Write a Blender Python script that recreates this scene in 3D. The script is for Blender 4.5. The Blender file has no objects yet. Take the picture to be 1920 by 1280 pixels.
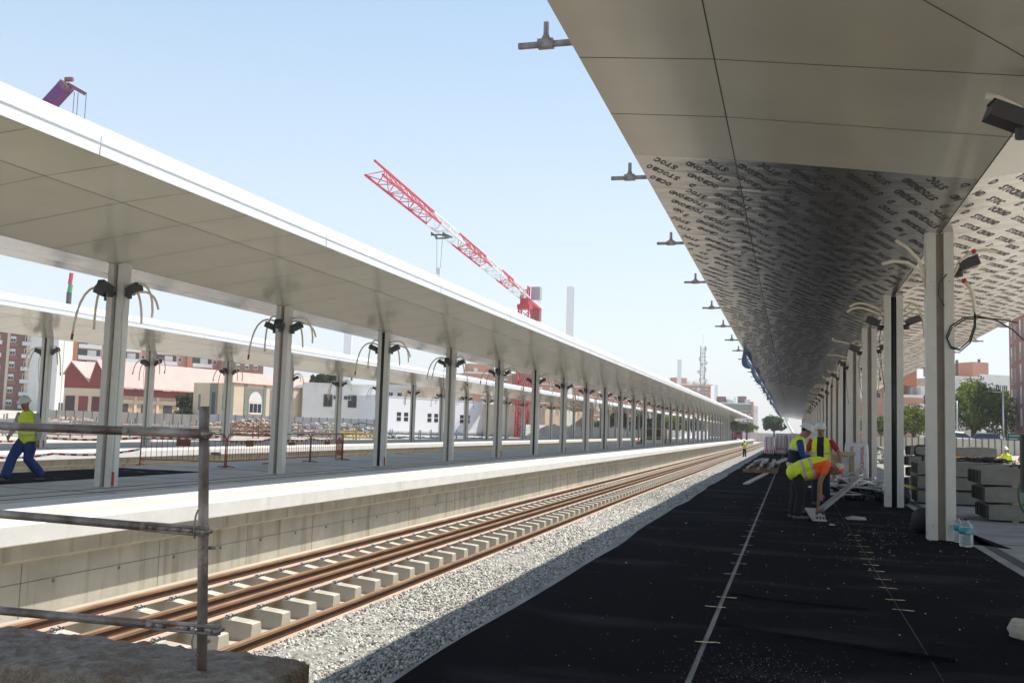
import bpy, math, random
import numpy as np
from mathutils import Vector, Matrix
random.seed(7); RNG = np.random.default_rng(7)
sc = bpy.context.scene
COL = sc.collection
R = math.radians
# ------------------------------------------------------------------ camera
F_PX, YAW, PITCH, ROLL, EYE = 1810.7425, .2834, .0876, .0309, 1.62
_cy, _sy, _cp, _sp = math.cos(YAW), math.sin(YAW), math.cos(PITCH), math.sin(PITCH)
FW = Vector((-_sy*_cp, _cy*_cp, _sp)); _r = Vector((_cy, _sy, 0)); _u = _r.cross(FW)
RT = math.cos(ROLL)*_r + math.sin(ROLL)*_u
UP = -math.sin(ROLL)*_r + math.cos(ROLL)*_u
CAMP = Vector((0, 0, EYE))
def ray(x, y): return FW + RT*((x-960)/F_PX) - UP*((y-640)/F_PX)
def pd(x, y, d): return CAMP + ray(x, y)*d            # point at axis depth d
def pz(x, y, z=0.0):                                  # point on the level z
    d = ray(x, y); return CAMP + d*((z-EYE)/d.z)
def pX(x, y, X):
    d = ray(x, y); return CAMP + d*(X/d.x)
cam = bpy.data.cameras.new('camera'); camo = bpy.data.objects.new('camera', cam); COL.objects.link(camo)
cam.sensor_width = 36; cam.lens = F_PX/1920*36; cam.clip_start = .05; cam.clip_end = 8000
M = Matrix((RT, UP, -FW)).transposed().to_4x4(); M.translation = CAMP
camo.matrix_world = M; sc.camera = camo
# ------------------------------------------------------------------ light
SUN = Vector((.40, .30, 1.0)).normalized()
elev = math.asin(SUN.z); azim = math.atan2(SUN.x, SUN.y)
w = bpy.data.worlds.new('World'); sc.world = w; w.use_nodes = True
nt = w.node_tree; bg = nt.nodes['Background']
sky = nt.nodes.new('ShaderNodeTexSky'); sky.sky_type = 'NISHITA'; sky.sun_disc = False
sky.sun_elevation = elev; sky.sun_rotation = azim; sky.air_density = 1.15; sky.dust_density = .7; sky.ozone_density = 1.3; sky.altitude = 0
sep = nt.nodes.new('ShaderNodeSeparateXYZ'); tc = nt.nodes.new('ShaderNodeTexCoord'); nt.links.new(tc.outputs['Generated'], sep.inputs[0])
hz_ = nt.nodes.new('ShaderNodeValToRGB'); E_ = hz_.color_ramp.elements; KS = 4.95          # summer haze: whitens towards the horizon
E_[0].position = 0.; E_[0].color = (.90, .92, .95, 1); E_[1].position = 1.; E_[1].color = (.30, .44, .66, 1)
for p_, c_ in ((.10, (.87, .92, .97)), (.22, (.76, .87, .965)), (.42, (.50, .69, .885))): e_ = E_.new(p_); e_.color = (*c_, 1)
nt.links.new(sep.outputs['Z'], hz_.inputs[0])
sc_ = nt.nodes.new('ShaderNodeVectorMath'); sc_.operation = 'SCALE'; sc_.inputs['Scale'].default_value = KS; nt.links.new(hz_.outputs[0], sc_.inputs[0])
mx_ = nt.nodes.new('ShaderNodeMix'); mx_.data_type = 'RGBA'; mx_.inputs[0].default_value = .72; nt.links.new(sky.outputs[0], mx_.inputs[6]); nt.links.new(sc_.outputs[0], mx_.inputs[7])
nt.links.new(mx_.outputs[2], bg.inputs[0]); bg.inputs[1].default_value = .15
sl = bpy.data.lights.new('sun', 'SUN'); sl.energy = 5.0; sl.angle = R(.5); sl.color = (1, .94, .84)
so = bpy.data.objects.new('sun', sl); COL.objects.link(so)
so.rotation_euler = SUN.to_track_quat('Z', 'Y').to_euler(); so.location = (0, 0, 60)
sc.view_settings.view_transform = 'Standard'; sc.view_settings.look = 'None'
sc.view_settings.exposure = .48; sc.view_settings.gamma = 1
sc.cycles.max_bounces = 8; sc.cycles.diffuse_bounces = 4; sc.cycles.glossy_bounces = 4; sc.cycles.transparent_max_bounces = 8
sc.cycles.sample_clamp_indirect = 8
# ------------------------------------------------------------------ mesh helpers
class MB:
    def __init__(s, o=(0, 0, 0)): s.v = []; s.f = []; s.m = []; s.o = Vector(o)
    def add(s, vs, fs, m=0):
        b = len(s.v); s.v += [tuple(p) for p in vs]
        for f in fs: s.f.append(tuple(b+i for i in f)); s.m.append(m)
    def box(s, c, d, m=0, R3=None, taper=1.0):
        c = Vector(c); x, y, z = d[0]/2, d[1]/2, d[2]/2
        vs = []
        for k in (-1, 1):
            t = taper if k > 0 else 1
            for a, b in ((-1, -1), (1, -1), (1, 1), (-1, 1)):
                p = Vector((a*x*t, b*y*t, k*z))
                vs.append(c + (R3 @ p if R3 else p))
        s.add(vs, [(3, 2, 1, 0), (4, 5, 6, 7), (0, 1, 5, 4), (1, 2, 6, 5), (2, 3, 7, 6), (3, 0, 4, 7)], m)
    def bbox(s, lo, hi, m=0):
        s.box([(a+b)/2 for a, b in zip(lo, hi)], [b-a for a, b in zip(lo, hi)], m)
    def bar(s, p, q, w_, h_, m=0, up=(0, 0, 1)):
        p, q = Vector(p), Vector(q); a = (q-p).normalized(); up = Vector(up)
        if abs(a.dot(up)) > .98: up = Vector((0, 1, 0))
        sd = a.cross(up).normalized(); u = sd.cross(a)
        vs = []
        for e in (p, q):
            for i, j in ((-1, -1), (1, -1), (1, 1), (-1, 1)): vs.append(e + sd*i*w_/2 + u*j*h_/2)
        s.add(vs, [(3, 2, 1, 0), (4, 5, 6, 7), (0, 1, 5, 4), (1, 2, 6, 5), (2, 3, 7, 6), (3, 0, 4, 7)], m)
    def tube(s, pts, r, n=8, m=0, closed=False):
        pts = [Vector(p) for p in pts]; k = len(pts); vs = []; prev = None
        for i, p in enumerate(pts):
            if closed: t = pts[(i+1) % k]-pts[i-1]
            else: t = pts[min(i+1, k-1)]-pts[max(i-1, 0)]
            t.normalize()
            if prev is None:
                a = Vector((0, 0, 1)) if abs(t.z) < .9 else Vector((0, 1, 0))
                prev = t.cross(a).normalized()
            prev = (prev - t*prev.dot(t)).normalized(); bt = t.cross(prev)
            rr = r[i] if isinstance(r, (list, tuple)) else r
            for j in range(n):
                a = 2*math.pi*j/n; vs.append(p + prev*math.cos(a)*rr + bt*math.sin(a)*rr)
        fs = []
        for i in range(k if closed else k-1):
            i2 = (i+1) % k
            for j in range(n):
                j2 = (j+1) % n; fs.append((i*n+j, i*n+j2, i2*n+j2, i2*n+j))
        if not closed: fs += [tuple(range(n))[::-1], tuple((k-1)*n+j for j in range(n))]
        s.add(vs, fs, m)
    def sweep(s, poly, P0, P1, m=0, caps=True):    # poly: list of 3-D offsets, swept from P0 to P1
        n = len(poly); P0, P1 = Vector(P0), Vector(P1)
        vs = [P0+Vector(p) for p in poly]+[P1+Vector(p) for p in poly]
        fs = [(i, (i+1) % n, n+(i+1) % n, n+i) for i in range(n)]
        if caps: fs += [tuple(range(n))[::-1], tuple(range(n, 2*n))]
        s.add(vs, fs, m)
    def ysweep(s, poly, y0, y1, m=0, caps=True): s.sweep([(p[0], 0, p[1]) for p in poly], (0, y0, 0), (0, y1, 0), m, caps)
    def lathe(s, prof, c=(0, 0, 0), n=16, m=0, R3=None):
        c = Vector(c); vs = []
        for r_, z in prof:
            for j in range(n):
                a = 2*math.pi*j/n; p = Vector((r_*math.cos(a), r_*math.sin(a), z)); vs.append(c+(R3 @ p if R3 else p))
        fs = []
        for i in range(len(prof)-1):
            for j in range(n):
                j2 = (j+1) % n; fs.append((i*n+j, i*n+j2, (i+1)*n+j2, (i+1)*n+j))
        fs += [tuple(range(n))[::-1], tuple((len(prof)-1)*n+j for j in range(n))]
        s.add(vs, fs, m)
    def quad(s, a, b, c, d, m=0): s.add([a, b, c, d], [(0, 1, 2, 3)], m)
    def mesh(s, name, mats, smooth=False):
        me = bpy.data.meshes.new(name); o = s.o
        me.from_pydata([(p[0]-o.x, p[1]-o.y, p[2]-o.z) for p in s.v], [], s.f)
        for mm in (mats if isinstance(mats, (list, tuple)) else [mats]): me.materials.append(mm)
        me.polygons.foreach_set('material_index', s.m)
        if smooth: me.polygons.foreach_set('use_smooth', [True]*len(s.f))
        me.update(); return me
    def build(s, name, mats, parent=None, smooth=False):
        ob = bpy.data.objects.new(name, s.mesh(name, mats, smooth)); COL.objects.link(ob)
        if parent is not None: ob.parent = parent
        else: ob.location = s.o
        return ob
def inst(name, me, parent=None, loc=(0, 0, 0), rz=0.0, scale=1.0):
    ob = bpy.data.objects.new(name, me); COL.objects.link(ob); ob.location = loc; ob.rotation_euler = (0, 0, rz); ob.scale = (scale,)*3
    if parent is not None: ob.parent = parent
    return ob
def tag(o, label=None, cat=None, group=None, kind=None):
    if label: o['label'] = label
    if cat: o['category'] = cat
    if group: o['group'] = group
    if kind: o['kind'] = kind
    return o
def thing(name, label, cat, loc=(0, 0, 0), rz=0.0, group=None):
    o = bpy.data.objects.new(name, None); COL.objects.link(o); o.location = loc; o.rotation_euler = (0, 0, rz); o.empty_display_size = .2
    return tag(o, label, cat, group)
KIDS = {}
def copy_tree(o, loc=None, rz=None, label=None, parent=None):
    c = o.copy(); COL.objects.link(c)
    if parent is not None: c.parent = parent
    if loc is not None: c.location = loc
    if rz is not None: c.rotation_euler = (0, 0, rz)
    if label: c['label'] = label
    for ch in list(o.children): copy_tree(ch, parent=c)
    return c
def rotz(a): return Matrix.Rotation(a, 3, 'Z')
# ------------------------------------------------------------------ materials
def mat(name, col, rough=.6, metal=0., var=.12, scale=4., bump=0., bscale=40., spec=.5, stretch=None, world=False, col2=None, mix=(.45, .7), island=0., dirt=None):
    m = bpy.data.materials.new(name); m.use_nodes = True; t = m.node_tree; N = t.nodes; L = t.links
    b = N['Principled BSDF']; b.inputs['Roughness'].default_value = rough; b.inputs['Metallic'].default_value = metal
    b.inputs['Specular IOR Level'].default_value = spec
    if world: src = N.new('ShaderNodeNewGeometry').outputs['Position']
    else: src = N.new('ShaderNodeTexCoord').outputs['Object']
    if stretch:
        mp = N.new('ShaderNodeMapping'); mp.inputs['Scale'].default_value = stretch; L.new(src, mp.inputs[0]); src = mp.outputs[0]
    n = N.new('ShaderNodeTexNoise'); n.inputs['Scale'].default_value = scale; n.inputs['Detail'].default_value = 6; n.inputs['Roughness'].default_value = .6
    L.new(src, n.inputs['Vector'])
    rp = N.new('ShaderNodeValToRGB'); c = Vector(col)
    c1 = Vector(col2) if col2 else c*(1+var)
    c0 = c if col2 else c*(1-var)
    rp.color_ramp.elements[0].position = mix[0] if col2 else .3; rp.color_ramp.elements[1].position = mix[1]
    rp.color_ramp.elements[0].color = (*c0, 1); rp.color_ramp.elements[1].color = (*c1, 1)
    L.new(n.outputs['Fac'], rp.inputs[0]); out = rp.outputs[0]
    if dirt:                                   # (colour, scale, lo, hi, stretch)
        n2 = N.new('ShaderNodeTexNoise'); n2.inputs['Scale'].default_value = dirt[1]; n2.inputs['Detail'].default_value = 5
        s2 = N.new('ShaderNodeTexCoord').outputs['Object'] if not world else N.new('ShaderNodeNewGeometry').outputs['Position']
        mp2 = N.new('ShaderNodeMapping'); mp2.inputs['Scale'].default_value = dirt[4] if len(dirt) > 4 else (1, 1, 1)
        L.new(s2, mp2.inputs[0]); L.new(mp2.outputs[0], n2.inputs['Vector'])
        r2 = N.new('ShaderNodeValToRGB'); r2.color_ramp.elements[0].position = dirt[2]; r2.color_ramp.elements[1].position = dirt[3]
        L.new(n2.outputs['Fac'], r2.inputs[0])
        mx = N.new('ShaderNodeMix'); mx.data_type = 'RGBA'; L.new(r2.outputs[0], mx.inputs[0]); L.new(out, mx.inputs[6]); mx.inputs[7].default_value = (*dirt[0], 1); out = mx.outputs[2]
    if island:
        g = N.new('ShaderNodeNewGeometry'); mr = N.new('ShaderNodeMapRange'); mr.inputs[3].default_value = 1-island; mr.inputs[4].default_value = 1+island
        L.new(g.outputs['Random Per Island'], mr.inputs[0])
        hs = N.new('ShaderNodeHueSaturation'); L.new(mr.outputs[0], hs.inputs['Value']); L.new(out, hs.inputs['Color']); out = hs.outputs[0]
    L.new(out, b.inputs['Base Color'])
    if bump:
        n3 = N.new('ShaderNodeTexNoise'); n3.inputs['Scale'].default_value = bscale; n3.inputs['Detail'].default_value = 4; L.new(src, n3.inputs['Vector'])
        bp = N.new('ShaderNodeBump'); bp.inputs['Strength'].default_value = min(1, bump); bp.inputs['Distance'].default_value = .02*max(1, bump)
        L.new(n3.outputs['Fac'], bp.inputs['Height']); L.new(bp.outputs[0], b.inputs['Normal'])
    return m
m_concrete = mat('concrete', (.44, .43, .41), .85, var=.15, scale=1.2, bump=.25, bscale=25, world=True, dirt=((.36, .345, .32), .8, .5, .75))
m_dusty_shaded = mat('dusty_shaded_concrete', (.27, .262, .255), .9, var=.18, scale=1.5, bump=.3, bscale=25, world=True, dirt=((.17, .165, .16), 1.2, .48, .72))  # near platform: dust, plus the canopy's shade put into the darker base colour
m_wall = mat('wall_concrete', (.44, .415, .35), .85, var=.14, scale=1.5, bump=.3, bscale=18, world=True, dirt=((.26, .215, .14), 1.3, .52, .78, (1, 3.2, .30)))
m_lip = mat('lip_concrete', (.70, .69, .66), .8, var=.08, scale=1.5, bump=.15, bscale=30, world=True, dirt=((.45, .44, .42), 1.4, .58, .85, (1, 1.3, .5)))
m_cope = mat('coping', (.60, .595, .57), .8, var=.05, scale=2, bump=.1, world=True, dirt=((.5, .49, .46), 1.1, .5, .8))
m_tact = mat('tactile', (.58, .53, .42), .75, var=.06, scale=3, bump=.5, bscale=14, world=True)
m_slot = mat('slot', (.05, .05, .05), .9)
m_wjoint = mat('wall_joint', (.17, .16, .135), .9, var=.3, scale=3, world=True)
m_white = mat('white_panel', (.70, .70, .67), .26, var=.03, scale=.9, spec=.5, world=True)
m_soffit = mat('soffit_panel', (.53, .512, .435), .15, var=.05, scale=.8, spec=.55, world=True, bump=.05, bscale=1.2)
m_fascia = mat('fascia', (.85, .86, .87), .35, var=.02, scale=1)
m_joint = mat('joint', (.06, .055, .05), .8)
m_post = mat('column_paint', (.62, .61, .57), .45, var=.07, scale=2.5, dirt=((.40, .37, .32), 2.2, .64, .8, (3, 3, .6)))
m_web = mat('column_recess', (.34, .29, .25), .7, var=.15, scale=3)  # web browner than the flanges: shadow of the recess put into the colour
m_black = mat('black_plastic', (.018, .018, .02), .45, var=.2)
m_dark = mat('dark_metal', (.05, .05, .055), .5, var=.2)
m_hose = mat('beige_hose', (.76, .70, .56), .6, var=.1)
m_red = mat('red_paint', (.50, .03, .03), .5, var=.1)
m_rust = mat('rusty_rail', (.085, .040, .022), .8, var=.4, scale=12, bump=.3, bscale=60, col2=(.13, .062, .034), mix=(.3, .75))
m_railtop = mat('rail_head', (.17, .095, .05), .5, var=.3, scale=10, col2=(.33, .20, .115), mix=(.3, .7), stretch=(1, .15, 1))
m_railfoot = mat('rail_foot', (.42, .32, .25), .7, var=.2, scale=6, stretch=(1, .2, 1))
m_sleeper = mat('sleeper_concrete', (.43, .40, .34), .85, var=.12, scale=5, bump=.3, bscale=50, dirt=((.23, .19, .135), 2.1, .55, .8))
m_bed = mat('track_bed', (.12, .10, .078), .95, var=.25, scale=6, bump=1, bscale=20, world=True)
m_ballast = mat('ballast_base', (.24, .235, .22), .95, var=.6, scale=24, bump=1, bscale=22, world=True)
m_stone = mat('ballast_stone', (.43, .415, .38), .9, var=.12, scale=15, world=True, island=.5)
m_mat = mat('black_mat', (.0040, .0034, .0060), .92, var=.35, scale=38, bump=1.0, bscale=110, spec=.05, world=True, col2=(.0115, .0105, .0145), mix=(.42, .72), dirt=((.062, .06, .068), .75, .53, .92, (.55, 1.5, 1)))
m_fleck = mat('plaster_fleck', (.5, .5, .48), .9)
m_tape = mat('masking_tape', (.72, .56, .30), .7, var=.15, scale=9)
m_tapedim = mat('grey_tape', (.36, .35, .35), .7, var=.2, scale=5)
m_tubes = mat('galvanised_tube', (.34, .29, .265), .45, .45, var=.3, scale=9, bump=.25, bscale=60, dirt=((.12, .085, .065), 6, .48, .72))
m_block = mat('dirty_concrete', (.29, .225, .17), .95, var=.2, scale=14, bump=2.5, bscale=70, col2=(.52, .47, .41), mix=(.38, .68), dirt=((.25, .165, .11), 1.6, .5, .7))
m_glass = mat('window_glass', (.03, .035, .045), .12, var=.2)
m_ground = mat('site_ground', (.43, .39, .33), .95, var=.2, scale=.12, bump=.4, bscale=1.5, world=True, dirt=((.30, .27, .23), .4, .5, .8))
# printed foil
def foil_mat():
    m = bpy.data.materials.new('protective_foil'); m.use_nodes = True; t = m.node_tree; N = t.nodes; L = t.links; b = N['Principled BSDF']
    b.inputs['Base Color'].default_value = (.55, .535, .51, 1); b.inputs['Metallic'].default_value = .85; b.inputs['Roughness'].default_value = .24
    g = N.new('ShaderNodeNewGeometry'); mp = N.new('ShaderNodeMapping'); mp.inputs['Scale'].default_value = (.55, 2.0, .55); L.new(g.outputs['Position'], mp.inputs[0])
    n = N.new('ShaderNodeTexNoise'); n.inputs['Scale'].default_value = 1.1; n.inputs['Detail'].default_value = 3; L.new(mp.outputs[0], n.inputs['Vector'])
    bp = N.new('ShaderNodeBump'); bp.inputs['Strength'].default_value = .55; bp.inputs['Distance'].default_value = .05; L.new(n.outputs['Fac'], bp.inputs['Height']); L.new(bp.outputs[0], b.inputs['Normal'])
    n2 = N.new('ShaderNodeTexNoise'); n2.inputs['Scale'].default_value = 3; L.new(mp.outputs[0], n2.inputs['Vector'])
    mr = N.new('ShaderNodeMapRange'); mr.inputs[3].default_value = .14; mr.inputs[4].default_value = .32; L.new(n2.outputs['Fac'], mr.inputs[0]); L.new(mr.outputs[0], b.inputs['Roughness'])
    return m
m_foil = foil_mat()
m_ink = mat('print_ink', (.055, .055, .07), .5, var=.1)
# ------------------------------------------------------------------ the setting
def structure(name, mb, mats, smooth=False): return tag(mb.build(name, mats, None, smooth), kind='structure')
PROF = [(-3500, 10), (-420, 2.6), (-160, 1.7), (-112, 1.0), (-92, -.1), (-60, -.25), (-38, -.2), (-37.7, -1.45), (6.42, -1.45), (6.46, -.03), (12, -.03), (17, .5), (24, 1.0), (60, 1.2), (400, 2.5), (3500, 10)]
ys = [-300, -40, 0, 40, 80, 120, 180, 260, 400, 800, 1600, 3800]
g = MB(); n = len(PROF)
g.add([(x, y, z) for y in ys for x, z in PROF], [(j*n+i, j*n+i+1, (j+1)*n+i+1, (j+1)*n+i) for j in range(len(ys)-1) for i in range(n-1)])
structure('ground', g, m_ground)
def gz(X):
    for (a, za), (b, zb) in zip(PROF, PROF[1:]):
        if a <= X <= b: return za+(zb-za)*(X-a)/(b-a)
    return 0
YF, YN = 420, -14
def platform(name, xe, xf, sgn, y1):           # sgn=+1: the visible edge faces +X at xe; xf is the far edge
    p = MB()
    P = lambda d, z: (xe-sgn*d, z)
    p.ysweep([P(.9, -.02), P(.9, 0), (xf, 0), (xf, -1.6), P(.9, -1.6)][::1], YN, y1, 0)
    p.ysweep([P(.40, -.62), P(.40, -1.6), P(.898, -1.6), P(.898, -.30), P(.22, -.30), P(.22, -.55)], YN, y1, 1)
    p.ysweep([P(0, -.28), P(0, -.01), P(.01, 0), P(.88, 0), P(.898, -.01), P(.898, -.297), P(.02, -.297)], YN, y1, 2)
    o = structure(name, p, [m_concrete, m_wall, m_lip])
    t = MB(); t.bbox((min(P(.55, 0)[0], P(.12, 0)[0]), YN, .002), (max(P(.55, 0)[0], P(.12, 0)[0]), y1, .006), 0)
    structure('platform_coping', t, m_cope)
    t = MB(); a, b_ = sorted((P(1.15, 0)[0], P(.56, 0)[0])); t.bbox((a, YN, .001), (b_, y1, .008), 0); structure('tactile_paving', t, m_tact)
    t = MB(); a, b_ = sorted((P(2.6, 0)[0], P(1.16, 0)[0])); t.bbox((a, YN, .0005), (b_, y1, .005), 0); structure('platform_coping', t, m_cope)
    return o
platform('platform', -10.6, -19.75, 1, 300)
platform('platform', -28.6, -37.6, 1, 420)
p = MB(); p.bbox((-2.44, YN, -1.6), (6.4, 330, 0), 0); structure('platform', p, m_dusty_shaded)
s_ = MB()
for X in (-14.45, -13.75, -32.4): s_.bbox((X-.03, YN, .001), (X+.03, 300, .006))
for k in range(50):
    y = -8+k*5.0; s_.bbox((-19.7, y, .0012), (-13.3, y+.015, .0052))
for k in range(36): y = -8+k*5.0; s_.bbox((2.8, y, .0012), (6.39, y+.02, .0052))
s_.bbox((2.86, YN, .001), (3.02, 200, .006))
structure('drain_channel', s_, m_slot)
w_ = MB()                                         # formwork joints on the platform wall
for k in range(70):
    y = 3.1+k*3.05+random.uniform(-.25, .25); w_.bbox((-10.999, y, -1.6), (-10.996, y+.012, -.64)); 
w_.bbox((-10.999, YN, -.932), (-10.996, 300, -.922))
for k in range(190): w_.box((-10.997, 2+k*1.53, -.98), (.02, .05, .05))
structure('wall_joint', w_, m_wjoint)
b = MB(); b.bbox((-10.99, YN, -1.6), (-6.45, 420, -1.525)); b.bbox((-28.0, YN, -1.5), (-19.75, 420, -1.25)); structure('track_bed', b, m_bed)
# ballast shoulder: bumpy sheet, plus loose stones
def ballast():
    xs = np.linspace(-6.62, -2.45, 34); yy = np.concatenate([np.arange(2, 50, .12), np.arange(50, 420, 4.)])
    X, Y = np.meshgrid(xs, yy); Z = -1.2+.02*RNG.standard_normal(X.shape)+.03*np.sin(Y*.7)*np.sin(X*2)
    Z = np.where(X < -6.45, -1.54, Z); Z = np.where((X >= -6.45) & (X < -6.2), -1.235, Z)
    v = np.stack([X, Y, Z], -1).reshape(-1, 3); nx = len(xs); ny = len(yy)
    f = [(j*nx+i, j*nx+i+1, (j+1)*nx+i+1, (j+1)*nx+i) for j in range(ny-1) for i in range(nx-1)]
    m = MB(); m.add(v.tolist(), f); return m
structure('ballast_bank', ballast(), m_ballast)
def stones(name, pts, size, mats):
    t = (1+5**.5)/2
    ico = np.array([(-1, t, 0), (1, t, 0), (-1, -t, 0), (1, -t, 0), (0, -1, t), (0, 1, t), (0, -1, -t), (0, 1, -t), (t, 0, -1), (t, 0, 1), (-t, 0, -1), (-t, 0, 1)])/1.9
    fc = np.array([(0, 11, 5), (0, 5, 1), (0, 1, 7), (0, 7, 10), (0, 10, 11), (1, 5, 9), (5, 11, 4), (11, 10, 2), (10, 7, 6), (7, 1, 8), (3, 9, 4), (3, 4, 2), (3, 2, 6), (3, 6, 8), (3, 8, 9), (4, 9, 5), (2, 4, 11), (6, 2, 10), (8, 6, 7), (9, 8, 1)])
    n = len(pts); sz = size*(.6+.7*RNG.random((n, 1, 1)))
    q = RNG.standard_normal((n, 4)); q /= np.linalg.norm(q, axis=1, keepdims=True); a, b, c, d = q.T
    Rm = np.stack([np.stack([1-2*(c*c+d*d), 2*(b*c-a*d), 2*(b*d+a*c)], -1), np.stack([2*(b*c+a*d), 1-2*(b*b+d*d), 2*(c*d-a*b)], -1), np.stack([2*(b*d-a*c), 2*(c*d+a*b), 1-2*(b*b+c*c)], -1)], 1)
    V = ico[None]*(1+.28*RNG.standard_normal((n, 12, 1)))*np.array([1, .8, .6])*sz*.5
    V = np.einsum('nij,nkj->nki', Rm, V)+np.asarray(pts)[:, None, :]
    Fc = (fc[None]+np.arange(n)[:, None, None]*12).reshape(-1, 3)
    me = bpy.data.meshes.new(name); me.vertices.add(n*12); me.vertices.foreach_set('co', V.reshape(-1).astype(np.float32))
    me.loops.add(len(Fc)*3); me.loops.foreach_set('vertex_index', Fc.reshape(-1).astype(np.int32))
    me.polygons.add(len(Fc)); me.polygons.foreach_set('loop_start', np.arange(len(Fc), dtype=np.int32)*3)
    me.materials.append(mats); me.update(calc_edges=True)
    o = bpy.data.objects.new(name, me); COL.objects.link(o); return o
P = []
for (y0, y1, sp) in ((4.2, 20, .037), (20, 36, .055), (36, 70, .1)):
    k = int((y1-y0)*2.75/sp**2*.8)
    q = np.stack([-6.58+2.75*RNG.random(k), y0+(y1-y0)*RNG.random(k), np.full(k, -1.19)], 1)
    q[:, 2] += np.where(q[:, 0] < -6.2, -.045, 0)+.018*RNG.random(k); q[:, 2] += np.where(q[:, 0] < -6.44, -.1, 0)
    P.append((q, sp*1.35))
big = np.concatenate([q for q, s in P]); 
o = stones('ballast_stones', P[0][0], P[0][1], m_stone); tag(o, 'loose grey crushed stone ballast beside the loose rail', 'ballast', kind='stuff')
o = stones('ballast_stones', np.concatenate([P[1][0], P[2][0]]), P[1][1], m_stone); tag(o, 'grey crushed stone ballast further down the track', 'ballast', kind='stuff')
# ------------------------------------------------------------------ canopies
SEC = [(0., 5.0), (3.11, 5.42), (4.52, 5.55)]
def column_mesh():
    c = MB()
    for s in (-1, 1): c.bbox((s*.135-.075, -.13, 0), (s*.135+.075, .13, 5.05), 0)
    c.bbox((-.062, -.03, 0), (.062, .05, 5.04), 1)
    c.bbox((-.2, -.125, 5.0), (.2, .125, 5.06), 0)
    for s in (-1, 1):
        for z in (.25, 4.2): c.tube([(s*.135, -.131, z), (s*.135, -.136, z)], .012, 6, 1)
    return c.mesh('column', [m_post, m_web])
def pipe_mesh(): c = MB(); c.tube([(0, -.085, .02), (0, -.085, 4.98)], .052, 10); c.tube([(0, -.085, 2.9), (0, -.085, 2.96)], .057, 10); return c.mesh('downpipe', [m_black], True)
def lamp_mesh():                                 # a spotlight housing on a stub arm, pointing up along +x
    c = MB(); Rt = Matrix.Rotation(R(-22), 3, 'Y')
    c.box((.29, 0, .06), (.31, .23, .155), 0, Rt); c.box((.30, 0, .147), (.26, .19, .02), 1, Rt)
    c.tube([(0, 0, -.06), (.14, 0, -.07), (.2, 0, 0)], .035, 8, 0); c.lathe([(.0, -.07), (.07, -.07), (.07, .05), (0, .05)], (.14, 0, -.08), 10, 0)
    return c.mesh('lamp_box', [m_dark, m_black])
def arc(x0, z0, dx, dz, y=0., up=.25, n=9):
    pts = []
    for i in range(n):
        t = i/(n-1); pts.append((x0+dx*(1-(1-t)**2), y*t+.0, z0+up*math.sin(math.pi*min(1, t*1.15))*(1-t*.4)+dz*t**1.9))
    return pts
def hose_mesh(seed, right=False):
    r = random.Random(seed); c = MB()
    for s in (-1, 1):
        for k in range(r.choice((2, 3))):
            drop = -r.uniform(.25, 1.5) if not right else r.choice((-.6, .15, .3))
            pts = arc(s*.2, 4.55-.12*k, s*r.uniform(.42, .95), drop, r.uniform(-.3, .15), r.uniform(.1, .35))
            c.tube(pts, .027, 7, 0)
            if r.random() < (.12 if right else .3):
                d = (Vector(pts[-1])-Vector(pts[-2])).normalized(); c.tube([Vector(pts[-1])-d*.02, Vector(pts[-1])+d*.12], .03, 7, 1)
        if r.random() < .6:
            c.tube([(s*.25, -.1, 4.3), (s*.32, -.12, 3.9), (s*.27, -.1, 3.2), (s*(.24-.1*r.random()), -.1, 2.6)], .009, 5, 2)
    return c.mesh('hose', [m_hose, m_red, m_black], True)
COLM, PIPE, LAMP = column_mesh(), pipe_mesh(), lamp_mesh()
HOSES = [hose_mesh(s) for s in range(5)]; HOSER = [hose_mesh(20+s, True) for s in range(4)]
def cable_mesh():
    c = MB(); c.tube([(.228, -.06, .03), (.228, -.06, 3.2), (.235, -.1, 3.9), (.3, -.1, 4.25)], .016, 6, 0); c.tube([(.23, -.062, .03), (.23, -.062, .34)], .028, 6, 1); return c.mesh('conduit', [m_post, m_red])
CABLE = cable_mesh()
def add_columns(root, ys, detail, hoses, blackset, special={}):
    for i, y in enumerate(ys):
        c = inst('column', COLM, root, (0, y, 0))
        if blackset(i): inst('downpipe', PIPE, c)
        if i >= detail: continue
        for k, (rz, dz) in enumerate(((0, 4.36), (math.pi, 4.36), (-math.pi/2, 4.36))):
            if k == 2 and (blackset(i) or hoses is HOSER): continue
            if i in special and k not in special[i][1]: continue
            inst('lamp_box', LAMP, c, (.16*math.cos(rz), .10*math.sin(rz), dz+(special[i][2] if i in special else 0)+random.uniform(-.04, .04)), rz+random.uniform(-.2, .2))
        inst('hose', special[i][0] if i in special else random.choice(hoses), c, (0, 0, random.uniform(-.1, .1)))
        if i % 2 == 0 and i < 12 and hoses is HOSES: inst('conduit', CABLE, c)
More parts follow.
